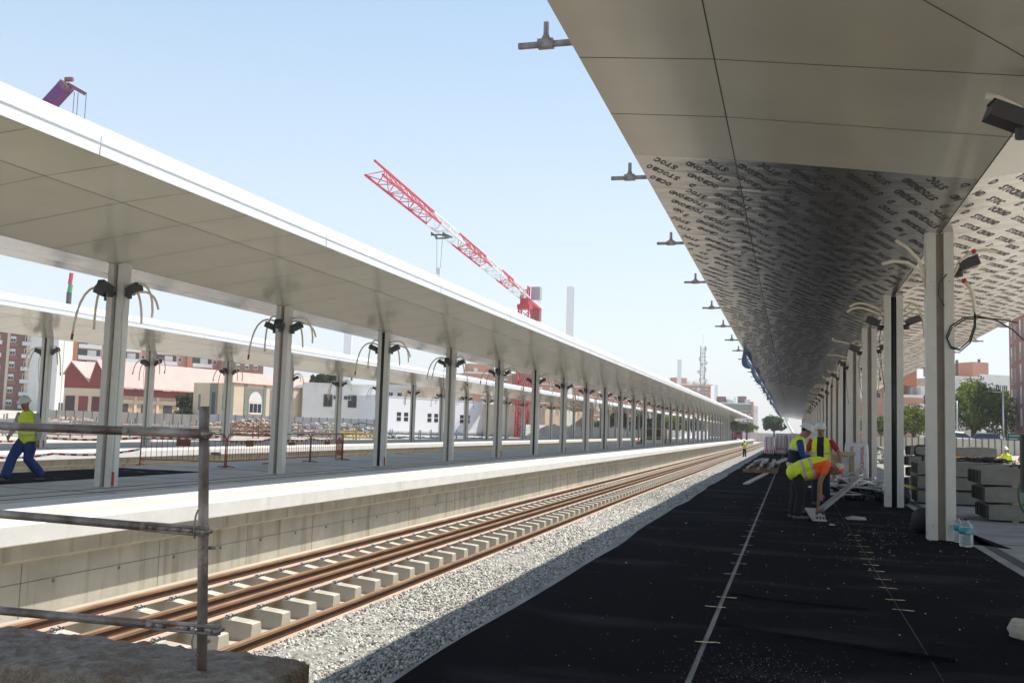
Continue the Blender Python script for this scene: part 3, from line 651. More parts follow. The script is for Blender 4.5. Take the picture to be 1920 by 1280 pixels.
def person(label, loc, rz, J, outfit, scale=1., voxel=.011, group='site workers'):
    """J: local joints (x right, y forward, z up). outfit: dict of materials. Body is the top-level mesh; clothes are its children."""
    J = {k: V3(v) for k, v in J.items()}
    side = (J['sho_r']-J['sho_l']).normalized(); hs = (J['hip_r']-J['hip_l']).normalized()
    pel, ch, nk, hd = J['pelvis'], J['chest'], J['neck'], J['head']; wst = lerp(pel, ch, .45)+J.get('bend', V3((0, 0, 0)))
    fwd = J['look'].normalized(); hup = (hd-nk).normalized(); hup = (hup-fwd*hup.dot(fwd)).normalized(); hsd = fwd.cross(hup)
    b_ = MB()
    def torso(m, e, lo=0., neck=True):
        pts = [(lerp(pel, wst, lo), .150+e, .105+e), (wst, .138+e, .098+e), (lerp(wst, ch, .55), .160+e, .112+e), (ch, .168+e, .108+e), (lerp(ch, nk, .5), .125+e, .085+e)]
        if neck: pts += [(lerp(ch, nk, .85), .07+e, .066+e)]
        loft(m, pts, side)
    torso(b_, 0)
    loft(b_, [(lerp(ch, nk, .6), .062, .06), (nk, .054, .056), (lerp(nk, hd, .5), .053, .058)], side)
    # head with jaw, brow, nose, ears
    loft(b_, [(hd-hup*.105+fwd*.028, .045, .055), (hd-hup*.06+fwd*.018, .062, .078), (hd+fwd*.004, .073, .093), (hd+hup*.055, .073, .094), (hd+hup*.095, .05, .065)], hsd)
    loft(b_, [(hd+hup*.018+fwd*.088, .010, .010), (hd-hup*.02+fwd*.106, .014, .014), (hd-hup*.034+fwd*.100, .017, .012)], hsd, 8)
    loft(b_, [(hd-hup*.066+fwd*.085-hsd*.02, .009, .009), (hd-hup*.066+fwd*.092, .011, .010), (hd-hup*.066+fwd*.085+hsd*.02, .009, .009)], hup, 8)
    for s in (-1, 1): loft(b_, [(hd+hup*.02+hsd*s*.073-fwd*.005, .012, .02), (hd-hup*.03+hsd*s*.075, .010, .014)], fwd, 8)
    for k in 'lr':
        s = -1 if k == 'l' else 1
        sh, el, wr = J['sho_'+k], J['elb_'+k], J['wri_'+k]; hp, kn, an, to = J['hip_'+k], J['kne_'+k], J['ank_'+k], J['toe_'+k]
        loft(b_, [(lerp(ch, sh, .5), .06, .06), (sh, .056, .056), (lerp(sh, el, .4), .050, .052), (el, .040, .042), (lerp(el, wr, .35), .042, .040), (wr, .027, .024)], side if abs((el-sh).normalized().dot(side)) < .9 else V3((0, 1, 0)), 12)
        hdv = J.get('hand_'+k, (wr-el)).normalized(); pn = J.get('palm_'+k, side).normalized(); hsv = hdv.cross(pn).normalized()
        loft(b_, [(wr, .024, .020), (wr+hdv*.045, .040, .017), (wr+hdv*.085, .042, .015)], hsv, 10)
        curl = J['curl'] if 'curl' in J else None
        for q, (off, ln) in enumerate(((-.031, .062), (-.011, .074), (.010, .069), (.030, .054))):
            p0 = wr+hdv*.083+hsv*off; p1 = p0+hdv*ln*.45+pn*s*-.012; p2 = p1+hdv*ln*.36+pn*s*-.022; p3 = p2+hdv*ln*.15+pn*s*-.022
            loft(b_, [(p0, .010, .010), (p1, .009, .009), (p2, .008, .008), (p3, .0065, .0065)], hsv, 7)
        t0 = wr+hdv*.03-hsv*.034; loft(b_, [(t0, .013, .012), (t0+hdv*.035-hsv*.026, .011, .010), (t0+hdv*.066-hsv*.033+pn*s*-.01, .009, .009)], hsv, 7)
        loft(b_, [(lerp(pel, hp, .8), .085, .09), (hp-V3((0, 0, .03)) if kn.z < hp.z-.1 else hp, .085, .09), (lerp(hp, kn, .5), .072, .078), (kn, .055, .058), (lerp(kn, an, .35), .052, .056), (an, .037, .042)], hs, 12)
        fd = (to-an); fd.z = 0; fd.normalize(); loft(b_, [(V3((an.x, an.y, to.z))-fd*.06, .035, .028), (V3((an.x, an.y, to.z))+fd*.06, .042, .036), (to, .038, .022)], fd.cross(V3((0, 0, 1))), 10)
        loft(b_, [(an+V3((0, 0, .02)), .036, .04), (V3((an.x, an.y, to.z+.01)), .036, .045)], hs, 10)
    eyeL, eyeR = hd+hup*.022+fwd*.092-hsd*.031, hd+hup*.022+fwd*.092+hsd*.031; mth = hd-hup*.066+fwd*.097
    def face(c):
        if (c-eyeL).length < .013 or (c-eyeR).length < .013: return 1
        q = c-mth
        if abs(q.dot(hsd)) < .024 and abs(q.dot(hup)) < .005 and q.length < .04: return 1
        return 0
    root = fuse('person', b_, [m_skin, m_hair], None, voxel*.82, 2, face)
    root.location = loc; root.rotation_euler = (0, 0, rz); root.scale = (scale,)*3
    tag(root, label, 'worker', group)
    o = outfit; bg_ = o.get('baggy', 1.12)
    def limb(m, a, b2, c, ra, rb, rc, e=1.):
        sd = side if abs((b2-a).normalized().dot(side)) < .9 else V3((0, 1, 0)); loft(m, [(a, ra, ra), (lerp(a, b2, .5), (ra+rb)/2, (ra+rb)/2), (b2, rb, rb), (lerp(b2, c, .5), (rb+rc)/2, (rb+rc)/2*1.03), (c, rc, rc)], sd, 12)
    tr = MB(); loft(tr, [(lerp(pel, wst, .55), .160, .118), (pel, .168, .126)], side)
    for k in 'lr':
        hp, kn, an = J['hip_'+k], J['kne_'+k], J['ank_'+k]
        loft(tr, [(lerp(pel, hp, .6), .10, .115), (hp, .103, .112), (lerp(hp, kn, .5), .092*bg_, .098*bg_), (kn, .078*bg_, .080*bg_), (lerp(kn, an, .5), .076*bg_, .082*bg_), (lerp(kn, an, .96), .074*bg_, .078*bg_)], hs, 14)
    fuse('trousers', tr, o['trousers'], root, voxel, 3)
    bt = MB()
    for k in 'lr':
        an, to = J['ank_'+k], J['toe_'+k]; fd = (to-an); fd.z = 0; fd.normalize(); sd = fd.cross(V3((0, 0, 1))); hl = V3((an.x, an.y, to.z))
        loft(bt, [(hl-fd*.065, .043, .04), (hl+fd*.07, .052, .046), (to+fd*.01, .046, .03)], sd, 12); loft(bt, [(lerp(an, J['kne_'+k], .2), .05, .054), (an, .048, .054), (hl, .048, .058)], hs, 12)
    fuse('boots', bt, m_boot, root, voxel, 2)
    sh_ = MB(); torso(sh_, .012, 0, False)
    for k in 'lr':
        sh, el, wr = J['sho_'+k], J['elb_'+k], J['wri_'+k]; ln = o.get('sleeve', 1.)
        loft(sh_, [(lerp(ch, sh, .55), .078, .078), (sh, .072, .072), (lerp(sh, el, min(.5, o.get('slv', .75)*.7)), .064, .066)] + ([(el, .056, .058), (lerp(el, wr, .5), .053, .053), (lerp(el, wr, .93), .042, .042)] if ln > .9 else [(lerp(sh, el, o.get('slv', .75)), .06, .062)]), side if abs((el-sh).normalized().dot(side)) < .9 else V3((0, 1, 0)), 12)
    fuse('shirt', sh_, o['shirt'], root, voxel, 3)
    vm = MB(); e = .046
    loft(vm, [(lerp(pel, wst, o.get('hem', -.15)), .165+e, .118+e), (lerp(pel, wst, .6), .160+e, .116+e), (lerp(wst, ch, .3), .160+e, .114+e), (lerp(wst, ch, .75), .166+e, .114+e), (lerp(ch, nk, .15), .168+e*.7, .108+e*.6), (lerp(ch, nk, .45), .132+e*.4, .092+e*.4)], side, 18)
    if o.get('sag'): loft(vm, [(lerp(pel, ch, -.12)-V3((0, 0, .03)), .17, .13), (lerp(pel, ch, .3)-V3((0, 0, .06)), .19, .16), (lerp(pel, ch, .75)-V3((0, 0, .09)), .19, .15), (lerp(pel, ch, 1.05)-V3((0, 0, .10)), .16, .10)], side, 18)
    ax = (ch-pel); L_ = ax.length; ax = ax.normalized(); front = side.cross(ax).normalized()*-1
    fuse('vest', vm, o['vest'], root, voxel, 2, (lambda c: o['paint']((c-pel).dot(ax)/L_, (c-pel).dot(side), (c-pel).dot(front))) if 'paint' in o else None)
    Rh = Matrix((hsd, fwd, hup)).transposed()
    if o.get('helmet', True):
        hm = MB(); prof = []
        for i in range(9):
            a = i/8*math.pi/2; prof.append((.118*math.cos(a), .128*math.sin(a)))
        S = Matrix.Diagonal((.93, 1.12, 1.0)); c0 = hd+hup*.045
        hm.lathe(prof[:-1]+[(.004, .128)], c0, 20, 0, Rh @ S); hm.lathe([(.106, .004), (.142, -.012), (.144, -.004), (.118, .016)], c0+fwd*.012, 20, 0, Rh @ S)
        hm.bar(c0+hup*.10-fwd*.09, c0+hup*.135, .03, .012, 0, hup); hm.bar(c0+hup*.135, c0+hup*.10+fwd*.09, .03, .012, 0, hup)
        h_ = hm.build('helmet', m_helmet, root, True)
        hr = MB(); loft(hr, [(hd+hup*.005-fwd*.03, .079, .072), (hd+hup*.05-fwd*.02, .08, .08)], hsd); fuse('hair', hr, m_hair, root, .012, 2)
    else:
        hm = MB(); loft(hm, [(hd+hup*.03-fwd*.005, .083, .105), (hd+hup*.075, .078, .096), (hd+hup*.105, .055, .07)], hsd); loft(hm, [(hd+hup*.045+fwd*.08, .06, .01), (hd+hup*.035+fwd*.155, .05, .007)], hsd)
        fuse('cap', hm, [m_cap, m_vesto], root, .010, 2, lambda c: 1 if (c-hd).dot(fwd) > .03 and (c-hd).dot(hsd) > .0 else 0)
    return root
def stand(**kw):
    J = dict(pelvis=(0, 0, .95), chest=(0, .01, 1.38), neck=(0, .02, 1.53), head=(0, .055, 1.66), look=(0, 1, -.15), sho_l=(-.19, 0, 1.42), sho_r=(.19, 0, 1.42), elb_l=(-.25, -.03, 1.13), elb_r=(.25, -.03, 1.13), wri_l=(-.26, .07, .88), wri_r=(.26, .07, .88),
             hip_l=(-.09, 0, .91), hip_r=(.09, 0, .91), kne_l=(-.11, .02, .49), kne_r=(.11, .02, .49), ank_l=(-.12, -.02, .09), ank_r=(.12, -.02, .09), toe_l=(-.14, .15, .035), toe_r=(.14, .15, .035))
    J.update(kw); return J
def band(ts, base=0, mark=1, w_=.055):
    return lambda t, s, f: mark if any(abs(t-q) < w_ for q in ts) else base
# walker on the middle platform, heading out of the picture to the left
p0 = pz(40, 903)
walk = stand(pelvis=(0, 0, .93), chest=(0, .05, 1.35), neck=(0, .09, 1.50), head=(0, .15, 1.625), look=(0, 1, -.30), sho_l=(-.2, .05, 1.40), sho_r=(.2, .05, 1.40),
             elb_l=(-.27, -.03, 1.13), wri_l=(-.27, .0, .86), elb_r=(.27, .10, 1.13), wri_r=(.24, .25, .95), hip_l=(-.09, 0, .89), hip_r=(.09, 0, .89),
             kne_l=(-.10, .05, .46), ank_l=(-.11, -.33, .12), toe_l=(-.12, -.20, .04), kne_r=(.10, .28, .50), ank_r=(.11, .43, .10), toe_r=(.12, .60, .05))
person('worker in white helmet, yellow vest and blue trousers striding left across the middle platform', (p0.x, p0.y+.1, .012), math.pi, walk,
       dict(trousers=m_trou, shirt=m_greyc, vest=[m_vest, m_refl], paint=band((.12, .52)), hem=-.4, baggy=1.3), 1.10)
# bending worker at the scrap pile
bend = stand(pelvis=(0, -.02, .90), chest=(0, .50, 1.06), neck=(0, .64, 1.05), head=(0, .755, .985), look=(0, .45, -.9), bend=(0, -.0, .07), sho_l=(-.19, .52, 1.02), sho_r=(.19, .52, 1.02),
             elb_l=(-.20, .47, .74), wri_l=(-.14, .47, .50), elb_r=(.21, .40, .70), wri_r=(.12, .38, .24), hip_l=(-.1, 0, .87), hip_r=(.1, 0, .87), kne_l=(-.11, -.0, .48), kne_r=(.11, .06, .48), ank_l=(-.13, -.06, .09), ank_r=(.12, .0, .09), toe_l=(-.14, .11, .035), toe_r=(.14, .18, .035))
def pbend(t, s, f):
    if abs(t-.26) < .045 or abs(t-.55) < .045: return 1
    if t > .50 and s > -.02 and f > -.08: return 2
    return 0
person('worker bent double over a tool, in yellow vest with orange panel and black trousers', (.10, 19.75, .012), -math.pi/2+.12, bend,
       dict(trousers=m_blackc, shirt=m_vesto, vest=[m_vest, m_refl, m_vesto], sleeve=.5, slv=.42, helmet=False, hem=-.22, sag=True, paint=pbend), 1.0)
# worker in profile behind him
prof = stand(chest=(0, .07, 1.37), neck=(0, .13, 1.50), head=(0, .205, 1.605), look=(0, .9, -.45), sho_l=(-.19, .07, 1.40), sho_r=(.19, .07, 1.40), elb_l=(-.24, .15, 1.12), elb_r=(.24, .12, 1.12), wri_l=(-.16, .38, 1.05), wri_r=(.17, .34, 1.0))
def pprof(t, s, f): return 2 if .02 < t < .62 else (1 if abs(t-.66) < .05 or abs(t+.02) < .05 else 0)
person('worker in profile with white helmet, blue sleeves and yellow and navy vest, looking down', (.07, 21.3, .012), -math.pi/2+.1, prof,
       dict(trousers=m_blackc, shirt=m_blue_cl, vest=[m_vest, m_refl, m_navy], paint=pprof), 1.06)
# worker in the red shirt, facing us, one hand on the crate
face_ = stand(neck=(0, .04, 1.53), head=(0, .075, 1.66), look=(.15, 1, -.2), sho_l=(-.2, 0, 1.42), elb_l=(-.38, .03, 1.17), wri_l=(-.43, .20, .96), elb_r=(.3, .05, 1.14), wri_r=(.24, .25, 1.02))
def pface(t, s, f):
    if abs(s) < .075 and f > .05: return 2
    if abs(t-.15) < .05 or abs(t-.45) < .05: return 1
    return 0
person('worker in red shirt, yellow vest and white helmet facing us beside a wooden crate', (.66, 23.9, .012), math.pi-.1, face_,
       dict(trousers=m_navy, shirt=m_redc, vest=[m_vest, m_refl, m_navy], sleeve=.5, paint=pface), 1.06)
# man far down the tracks
fw_ = pz(1396, 856, -1.19)
person('distant worker in yellow vest and dark trousers standing on the ballast by the rails', fw_, .5, stand(elb_l=(-.26, .1, 1.15), wri_l=(-.08, .3, 1.3), elb_r=(.26, .1, 1.15), wri_r=(.06, .3, 1.28)),
       dict(trousers=m_blackc, shirt=m_navy, vest=[m_vest, m_refl], paint=band((.2,))), 1.5 if False else 1.12, .016)
ph = pd(1887, 841, 47)
person('worker in white helmet and yellow vest, seen from the shoulders up beyond the stacked sleepers', (ph.x, ph.y, ph.z-1.72*1.0), 2.4, stand(), dict(trousers=m_navy, shirt=m_vest, vest=[m_vest, m_refl], paint=band((.3,))), 1.0, .016)
pf = pz(1386, 823); 
person('tiny far worker in red at the end of the middle platform', (pf.x, min(pf.y, 250), .0), 2.0, stand(), dict(trousers=m_navy, shirt=m_redc, vest=[m_redc, m_refl]), 1.1, .03)
# ------------------------------------------------------------------ things on the near platform
m_wood = mat('raw_wood', (.36, .25, .15), .8, var=.2, scale=3, stretch=(1, 1, 6), bump=.3)
m_ply = mat('pale_ply', (.46, .35, .23), .8, var=.15, scale=4)
m_wrap = mat('white_wrap', (.62, .61, .63), .35, var=.1, scale=4, bump=.6, bscale=8)
m_redink = mat('red_print', (.50, .03, .05), .6)
m_alu = mat('aluminium', (.55, .55, .56), .35, .7, var=.12, scale=6)
m_paleprof = mat('pale_profile', (.38, .355, .32), .6, var=.15, scale=5)
m_water = bpy.data.materials.new('bottle_plastic'); m_water.use_nodes = True
b_ = m_water.node_tree.nodes['Principled BSDF']; b_.inputs['Base Color'].default_value = (.85, .9, .93, 1); b_.inputs['Roughness'].default_value = .12; b_.inputs['Transmission Weight'].default_value = .75; b_.inputs['IOR'].default_value = 1.15
m_label = mat('bottle_label', (.03, .30, .36), .5, var=.1); m_labelw = mat('label_white', (.6, .65, .66), .5)
def bottle(label, c, rad, hgt, capm, rz=0., labelled=True):
    t = thing('water_bottle', label, 'bottle', c, rz, 'water bottles by the column')
    m = MB(); pr = [(rad*.85, .004), (rad, .02)]
    for k in range(5): z = .04+k*hgt*.085; pr += [(rad, z), (rad*.95, z+hgt*.02), (rad, z+hgt*.04)]
    pr += [(rad, hgt*.70), (rad*.88, hgt*.80), (rad*.35, hgt*.92), (rad*.33, hgt*.96)]
    m.lathe(pr, n=20); m.build('body', m_water, t, True)
    m = MB(); m.lathe([(rad*.40, hgt*.955), (rad*.40, hgt*1.0), (rad*.36, hgt*1.01)], n=14); m.build('cap', capm, t, True)
    m = MB(); m.lathe([(rad*1.012, hgt*.46), (rad*1.012, hgt*.68)], n=20)
    for k in range(4): m.box((0, -rad*1.02, hgt*(.5+.045*k)), (rad*(1.0-.15*k), .004, hgt*.018), 1)
    m.build('label', [m_label if labelled else m_hose, m_labelw], t, True); return t
bl = pz(1812, 1026); bottle('large clear water bottle with turquoise label beside the nearest right column', (bl.x+.0, bl.y, .012), .098, .42, m_navy, .2)
bl = pz(1798, 1019); bottle('smaller water bottle with red cap, half hidden behind the large one', (bl.x+.005, bl.y+.12, .012), .062, .40, m_red, .9, True)
def blob(name, label, cat, c, sz, m_, seed):
    r = random.Random(seed); m = MB(c); n = 18; prof = []
    vs = []; k = 9
    for i in range(k+1):
        a = -math.pi/2+math.pi*i/k
        for j in range(n):
            b2 = 2*math.pi*j/n; q = 1+.10*math.sin(b2*2+i)+.07*math.sin(b2*5+i*2)+r.uniform(-.03, .03)
            vs.append((c[0]+sz[0]*math.cos(a)*math.cos(b2)*q, c[1]+sz[1]*math.cos(a)*math.sin(b2)*q, max(.012, c[2]+sz[2]*math.sin(a)*(.95+.05*q))))
    fs = [(i*n+j, i*n+(j+1) % n, (i+1)*n+(j+1) % n, (i+1)*n+j) for i in range(k) for j in range(n)]; m.add(vs, fs); return tag(m.build(name, m_, None, True), label, cat, 'black mat rolls by the columns')
m_roll = mat('black_roll', (.012, .011, .014), .7, var=.4, bump=1, bscale=20)
blob('mat_roll', 'bulging black roll behind the nearest right column', 'roll', (2.22, 18.2, .22), (.24, .3, .23), m_roll, 1)
blob('mat_roll', 'bulging black roll beside the second right column', 'roll', (2.66, 26.1, .2), (.2, .35, .24), m_roll, 2)
# dusty plates, offcuts on the floor
def plate(label, x, y, s, rz, m_=m_alu):
    m = MB((*pz(x, y)[:2], .014)); o = m.o; Rz = rotz(rz); vs = [o+Rz @ V3(p)*s for p in ((-.2, -.12, .0), (.15, -.16, .0), (.24, .06, .03), (.02, .12, .05), (-.16, .1, .02))]
    m.add(vs, [(0, 1, 2, 3, 4)]); m.add([v-V3((0, 0, .004)) for v in vs], [(4, 3, 2, 1, 0)]); return tag(m.build('metal_offcut', m_), label, 'offcut')
plate('pale sheet offcut lying on the mat right of the bent worker', 1603, 974, 1.05, .4)
plate('small crumpled white scrap on the mat in front of the bent worker', 1560, 985, .35, 1.2, m_fleck)
# tool under the bent worker's hand
tl = pz(1538, 977); t = thing('power_tool', 'pale boxy power tool held down on a board by the bent worker', 'power tool', (tl.x, tl.y, .0))
m = MB(); m.box((0, 0, .075), (.20, .16, .10), 0, None, .85); m.build('body', m_paleprof, t); m = MB(); m.box((0, 0, .018), (.24, .20, .022)); m.build('base_plate', m_alu, t)
m = MB(); m.tube([(-.07, 0, .12), (-.05, 0, .17), (.05, 0, .175), (.08, 0, .13)], .016, 8); m.build('handle', m_dark, t, True)
for dx in (-.06, 0, .06): m = MB(); m.box((dx, -.074, .07), (.035, .01, .04)); m.build('vent', m_black, t)
bd = MB((tl.x, tl.y+.5, 0)); bd.bar((tl.x-.02, tl.y-.05, .022), (tl.x-.12, tl.y+2.6, .05), .26, .03); tag(bd.build('board', m_paleprof), 'pale board on the floor running back from the power tool', 'board')
# beams leaning across
def lean(label, a, b2, w_, h_, m_): m = MB(a); m.bar(a, b2, w_, h_); return tag(m.build('metal_profile', m_), label, 'profile')
lean('long grey metal channel rising from the floor behind the bent worker to the crate', (.62, 21.9, .06), (1.6, 25.4, .62), .12, .07, m_alu)
lean('white metal profile leaning from the scrap pile against the third right column', (2.05, 27.3, .05), (1.95, 31.6, 1.0), .09, .04, m_paleprof)
# scrap heap: individually built pieces
r = random.Random(12)
hp_ = thing('scrap_heap', 'low heap of cut metal profiles and black rubble at the foot of the right columns', 'scrap heap', (1.55, 27.6, 0))
m = MB(hp_.location)
for _ in range(330):
    a = r.uniform(0, 6.28); d = r.random()**.6; x = 1.55+.95*d*math.cos(a); y = 27.6+1.3*d*math.sin(a); z = .03+.42*(1-d*d)*r.uniform(.5, 1)
    s = r.uniform(.04, .12); m.box((x, y, z), (s*r.uniform(.5, 1.7), s, s*r.uniform(.3, 1)), 0, Matrix.Rotation(r.uniform(0, 3), 3, V3((r.random(), r.random(), r.random()))))
tag(m.build('rubble', mat('black_rubble', (.03, .03, .033), .9, var=.5, island=.6), hp_), kind='stuff')
for k in range(74):
    a = r.uniform(0, 6.28); d = r.random()**.6; c = V3((1.5+.95*d*math.cos(a), 27.5+1.2*d*math.sin(a), .12+.42*(1-d*d)))
    dv = V3((r.uniform(-1, 1), r.uniform(-1, 1), r.uniform(-.2, .25))).normalized()*r.uniform(.15, .5)
    m = MB(hp_.location); m.bar(c-dv, c+dv, r.uniform(.04, .08), r.uniform(.02, .05)); m.build('profile_piece', r.choice((m_alu, m_paleprof, m_alu)), hp_)
# wooden crate frame
cr = pz(1575, 884); ct = thing('wooden_crate', 'open wooden crate frame with a pale pane inside, beside the red shirted worker', 'crate', (*pd(1575, 880, 26.2)[:2], 0), .25)
def cm(): return MB()
for x in (-.24, .24):
    m = cm(); m.bbox((x-.05, -.3, .25), (x+.05, -.2, 1.22)); m.build('post', m_wood, ct); m = cm(); m.bbox((x-.05, .2, .25), (x+.05, .3, 1.22)); m.build('post', m_wood, ct)
for z in (.45, 1.17): m = cm(); m.bbox((-.31, -.325, z-.05), (.31, -.302, z+.05)); m.build('rail', m_ply, ct)
m = cm(); m.bbox((-.27, .302, .3), (.27, .33, 1.2)); m.build('back_panel', m_ply, ct)
m = cm(); m.bbox((-.06, -.24, .52), (.17, -.21, 1.08)); m.build('pane', mat('pale_pane', (.42, .44, .46), .3, var=.2), ct)
m = cm(); m.bbox((-.15, -.26, .50), (-.08, -.22, 1.11)); m.build('slat', m_wood, ct)
for x in (-.24, 0, .24): m = cm(); m.bbox((x-.05, -.35, .012), (x+.05, .35, .25)); m.build('skid', m_wood, ct)
# insulation packs: white wrapped, red vertical lettering
def text_mesh(s, size, m_, ext=.002):
    c = bpy.data.curves.new('t', 'FONT'); c.body = s; c.size = size; c.extrude = ext; c.offset = size*.02; c.resolution_u = 2; c.align_x = 'CENTER'; c.align_y = 'CENTER'
    o = bpy.data.objects.new('t', c); COL.objects.link(o); bpy.context.view_layer.update()
    me = bpy.data.meshes.new_from_object(o.evaluated_get(bpy.context.evaluated_depsgraph_get())); bpy.data.objects.remove(o); me.materials.clear(); me.materials.append(m_); return me
RW = text_mesh('ROCKWOOL', .17, m_redink); LOGO = MB(); LOGO.box((0, 0, 0), (.24, .02, .22)); LOGO.box((0, -.012, .0), (.12, .004, .10), 1); LOGO.box((0, -.012, .085), (.05, .004, .05), 1)
LOGOM = LOGO.mesh('logo', [m_redink, m_wrap])
def soft_box(m, c, d, r_, seed, m_=0):
    rr = random.Random(seed); n = 8; vs = []; lv = 8
    for k in range(lv+1):
        z = -.5+k/lv; e = 1-.06*abs(2*z)**6
        ring_ = []
        for s in range(4*n):
            q, t = divmod(s, n); u = -.5+t/n; px, py = [(u, -.5), (.5, u), (-u, .5), (-.5, -u)][q]
            f = (abs(px*2)**8+abs(py*2)**8)**(-1/8); bulge = 1+.03*math.cos(math.pi*z)+rr.uniform(-.012, .012)
            ring_.append((c[0]+px*f*d[0]*e*bulge, c[1]+py*f*d[1]*e*bulge, c[2]+z*d[2]))
        vs += ring_
    N_ = 4*n; fs = [(k*N_+j, k*N_+(j+1) % N_, (k+1)*N_+(j+1) % N_, (k+1)*N_+j) for k in range(lv) for j in range(N_)]+[tuple(range(N_))[::-1], tuple(lv*N_+j for j in range(N_))]; m.add(vs, fs, m_)
def pack(label, c, d, rz, cols, txt=1.0, group='wrapped insulation packs'):
    t = thing('insulation_pack', label, 'insulation pack', c, rz, group); m = MB(); soft_box(m, (0, 0, d[2]/2), d, .05, int(c[1]*10)); m.build('wrapping', m_wrap, t, True)
    for x in cols:
        o = inst('lettering', RW, t, (x, -d[1]/2*1.035-.004, d[2]*.62), 0, txt); o.rotation_euler = (math.pi/2, -math.pi/2, 0)
        inst('logo', LOGOM, t, (x, -d[1]/2*1.035-.004, d[2]*.62-.66*txt), 0, txt)
    return t
pk = pack('white pack with two columns of red lettering, leaning by the third right column', (*pd(1606, 860, 28.6)[:2], .16), (.66, .40, 1.28), -.05, (-.13, .16), .78); pk.rotation_euler = (-.06, 0, -.05)
for k, (x, y, zz, d) in enumerate(((-1.78, 83.5, .02, (.8, 1.0, 1.45)), (-.85, 84.5, .02, (.95, 1.1, 1.72)), (.15, 84.2, .02, (.95, 1.1, 1.75)))):
    pack(('leftmost of the three white wrapped pallets far down the near platform', 'middle one of the three white wrapped pallets far down the near platform', 'rightmost of the three white wrapped pallets, behind the workers')[k], (x, y, zz), d, .05*k, (-.28, 0, .28) if k else (-.2, .2), .95)
# bundle of profiles and the lone strip on the mat
bu = thing('profile_bundle', 'bundle of pale metal profiles stacked on timber blocks at left on the near mat', 'bundle', (-1.35, 43, 0), 0)
r = random.Random(5)
for k in range(9):
    m = MB(bu.location); x = -1.75+.14*k; z = .2+.13*(k % 3); y = 41.5+r.uniform(-.5, .5); sk = r.uniform(-.1, .45)
    m.bar((x, y, z), (x+sk, y+3.6+r.random(), z+r.uniform(0, .15)), .13, .09); m.build('profile', m_paleprof, bu)
for y in (41.9, 44.5): m = MB(bu.location); m.bbox((-1.95, y, .012), (-.55, y+.14, .15)); m.build('block', m_wood, bu)
m = MB((-1.2, 36, 0)); m.bar((-1.40, 31.8, .03), (-.98, 41.2, .03), .16, .045); tag(m.build('metal_strip', m_paleprof), 'single long pale strip lying on the mat in front of the profile bundle', 'strip')
# broken concrete lump, bottom right
lp = pz(1908, 1196); lm = MB((lp.x, lp.y, 0)); rr = random.Random(8)
vs = []
for z, s in ((.014, 1.), (.06, 1.04), (.115, .98), (.15, .86)):
    for j in range(12): a = 6.283*j/12; vs.append((lp.x+.06+.13*s*math.cos(a)*rr.uniform(.85, 1.1), lp.y+.15*s*math.sin(a)*rr.uniform(.85, 1.1), z+rr.uniform(-.008, .008)*(z > .02)))
lm.add(vs, [(i*12+j, i*12+(j+1) % 12, (i+1)*12+(j+1) % 12, (i+1)*12+j) for i in range(3) for j in range(12)]+[tuple(36+j for j in range(12))]); tag(lm.build('concrete_lump', m_sleeper), 'broken pale concrete lump at the right edge on the black mat', 'concrete lump')
# ------------------------------------------------------------------ stacked spare sleepers, right
pm_ = MB()
for k in range(4): pm_.bbox((-1.345+.02*(k % 2), -.135+.07*k, -.08), (-1.296, -.085+.07*k, .185))
PAD = pm_.mesh('end_pad', [m_black])
def spare(label, c, rz, lay):
    o = inst('concrete_sleeper', SPARE, None, c, rz); o.scale = (1, 1.15, .97); e_ = inst('end_pad', PAD, o); return tag(o, label, 'sleeper', 'spare sleepers stacked on the right')
names = ['bottom', 'middle', 'top', 'topmost']
m_spacer = m_wood
for L_ in range(3):
    z = .135+L_*.352; n = 4
    for k in range(n):
        x = 5.16+.0*L_-.10*L_*0; y = 21.9+.36*k
        spare(f'concrete sleeper, {names[L_]} layer of the stack behind the water bottles, ' + ('front one', 'second in', 'third in', 'rearmost')[k], (x+.03*((L_*7+k*3) % 3)-.10*L_, y, z), .02*((k*5+L_*3) % 3-1), L_)
    for x in (4.35, 5.9):
        m = MB((x, 22.4, z)); m.bbox((x-.06, 21.75, z-.134), (x+.06, 23.2, z-.099)); tag(m.build('timber_spacer', m_wood), f'timber spacer under the {names[L_]} layer of stacked sleepers, ' + ('left end' if x < 5 else 'right end'), 'spacer', 'timber spacers between sleepers')
rx_ = pd(1907, 868, 25.2).x
for L_ in range(3):
    for k in range(3): spare(f'concrete sleeper, {names[L_]} layer of the sunlit stack behind the front sleepers, '+('front', 'middle', 'back')[k], (rx_-1.3, 26.6+.36*k, .135+L_*.352), .01*k, L_)
for L_ in range(4):
    for k in range(3):
        spare(f'concrete sleeper, {names[L_]} layer of the farther stack between the columns, ' + ('front', 'middle', 'back')[k], (5.0+.05*((L_+k) % 2), 34.5+.36*k, .135+L_*.352), .02*((k+L_) % 2), L_)
    m = MB((4.6, 34.9, .1)); m.bbox((4.2, 34.35, .001+L_*.352), (4.3, 35.4, .036+L_*.352)); tag(m.build('timber_spacer', m_wood), f'timber spacer under the {names[L_]} layer of the farther sleeper stack', 'spacer', 'timber spacers between sleepers')
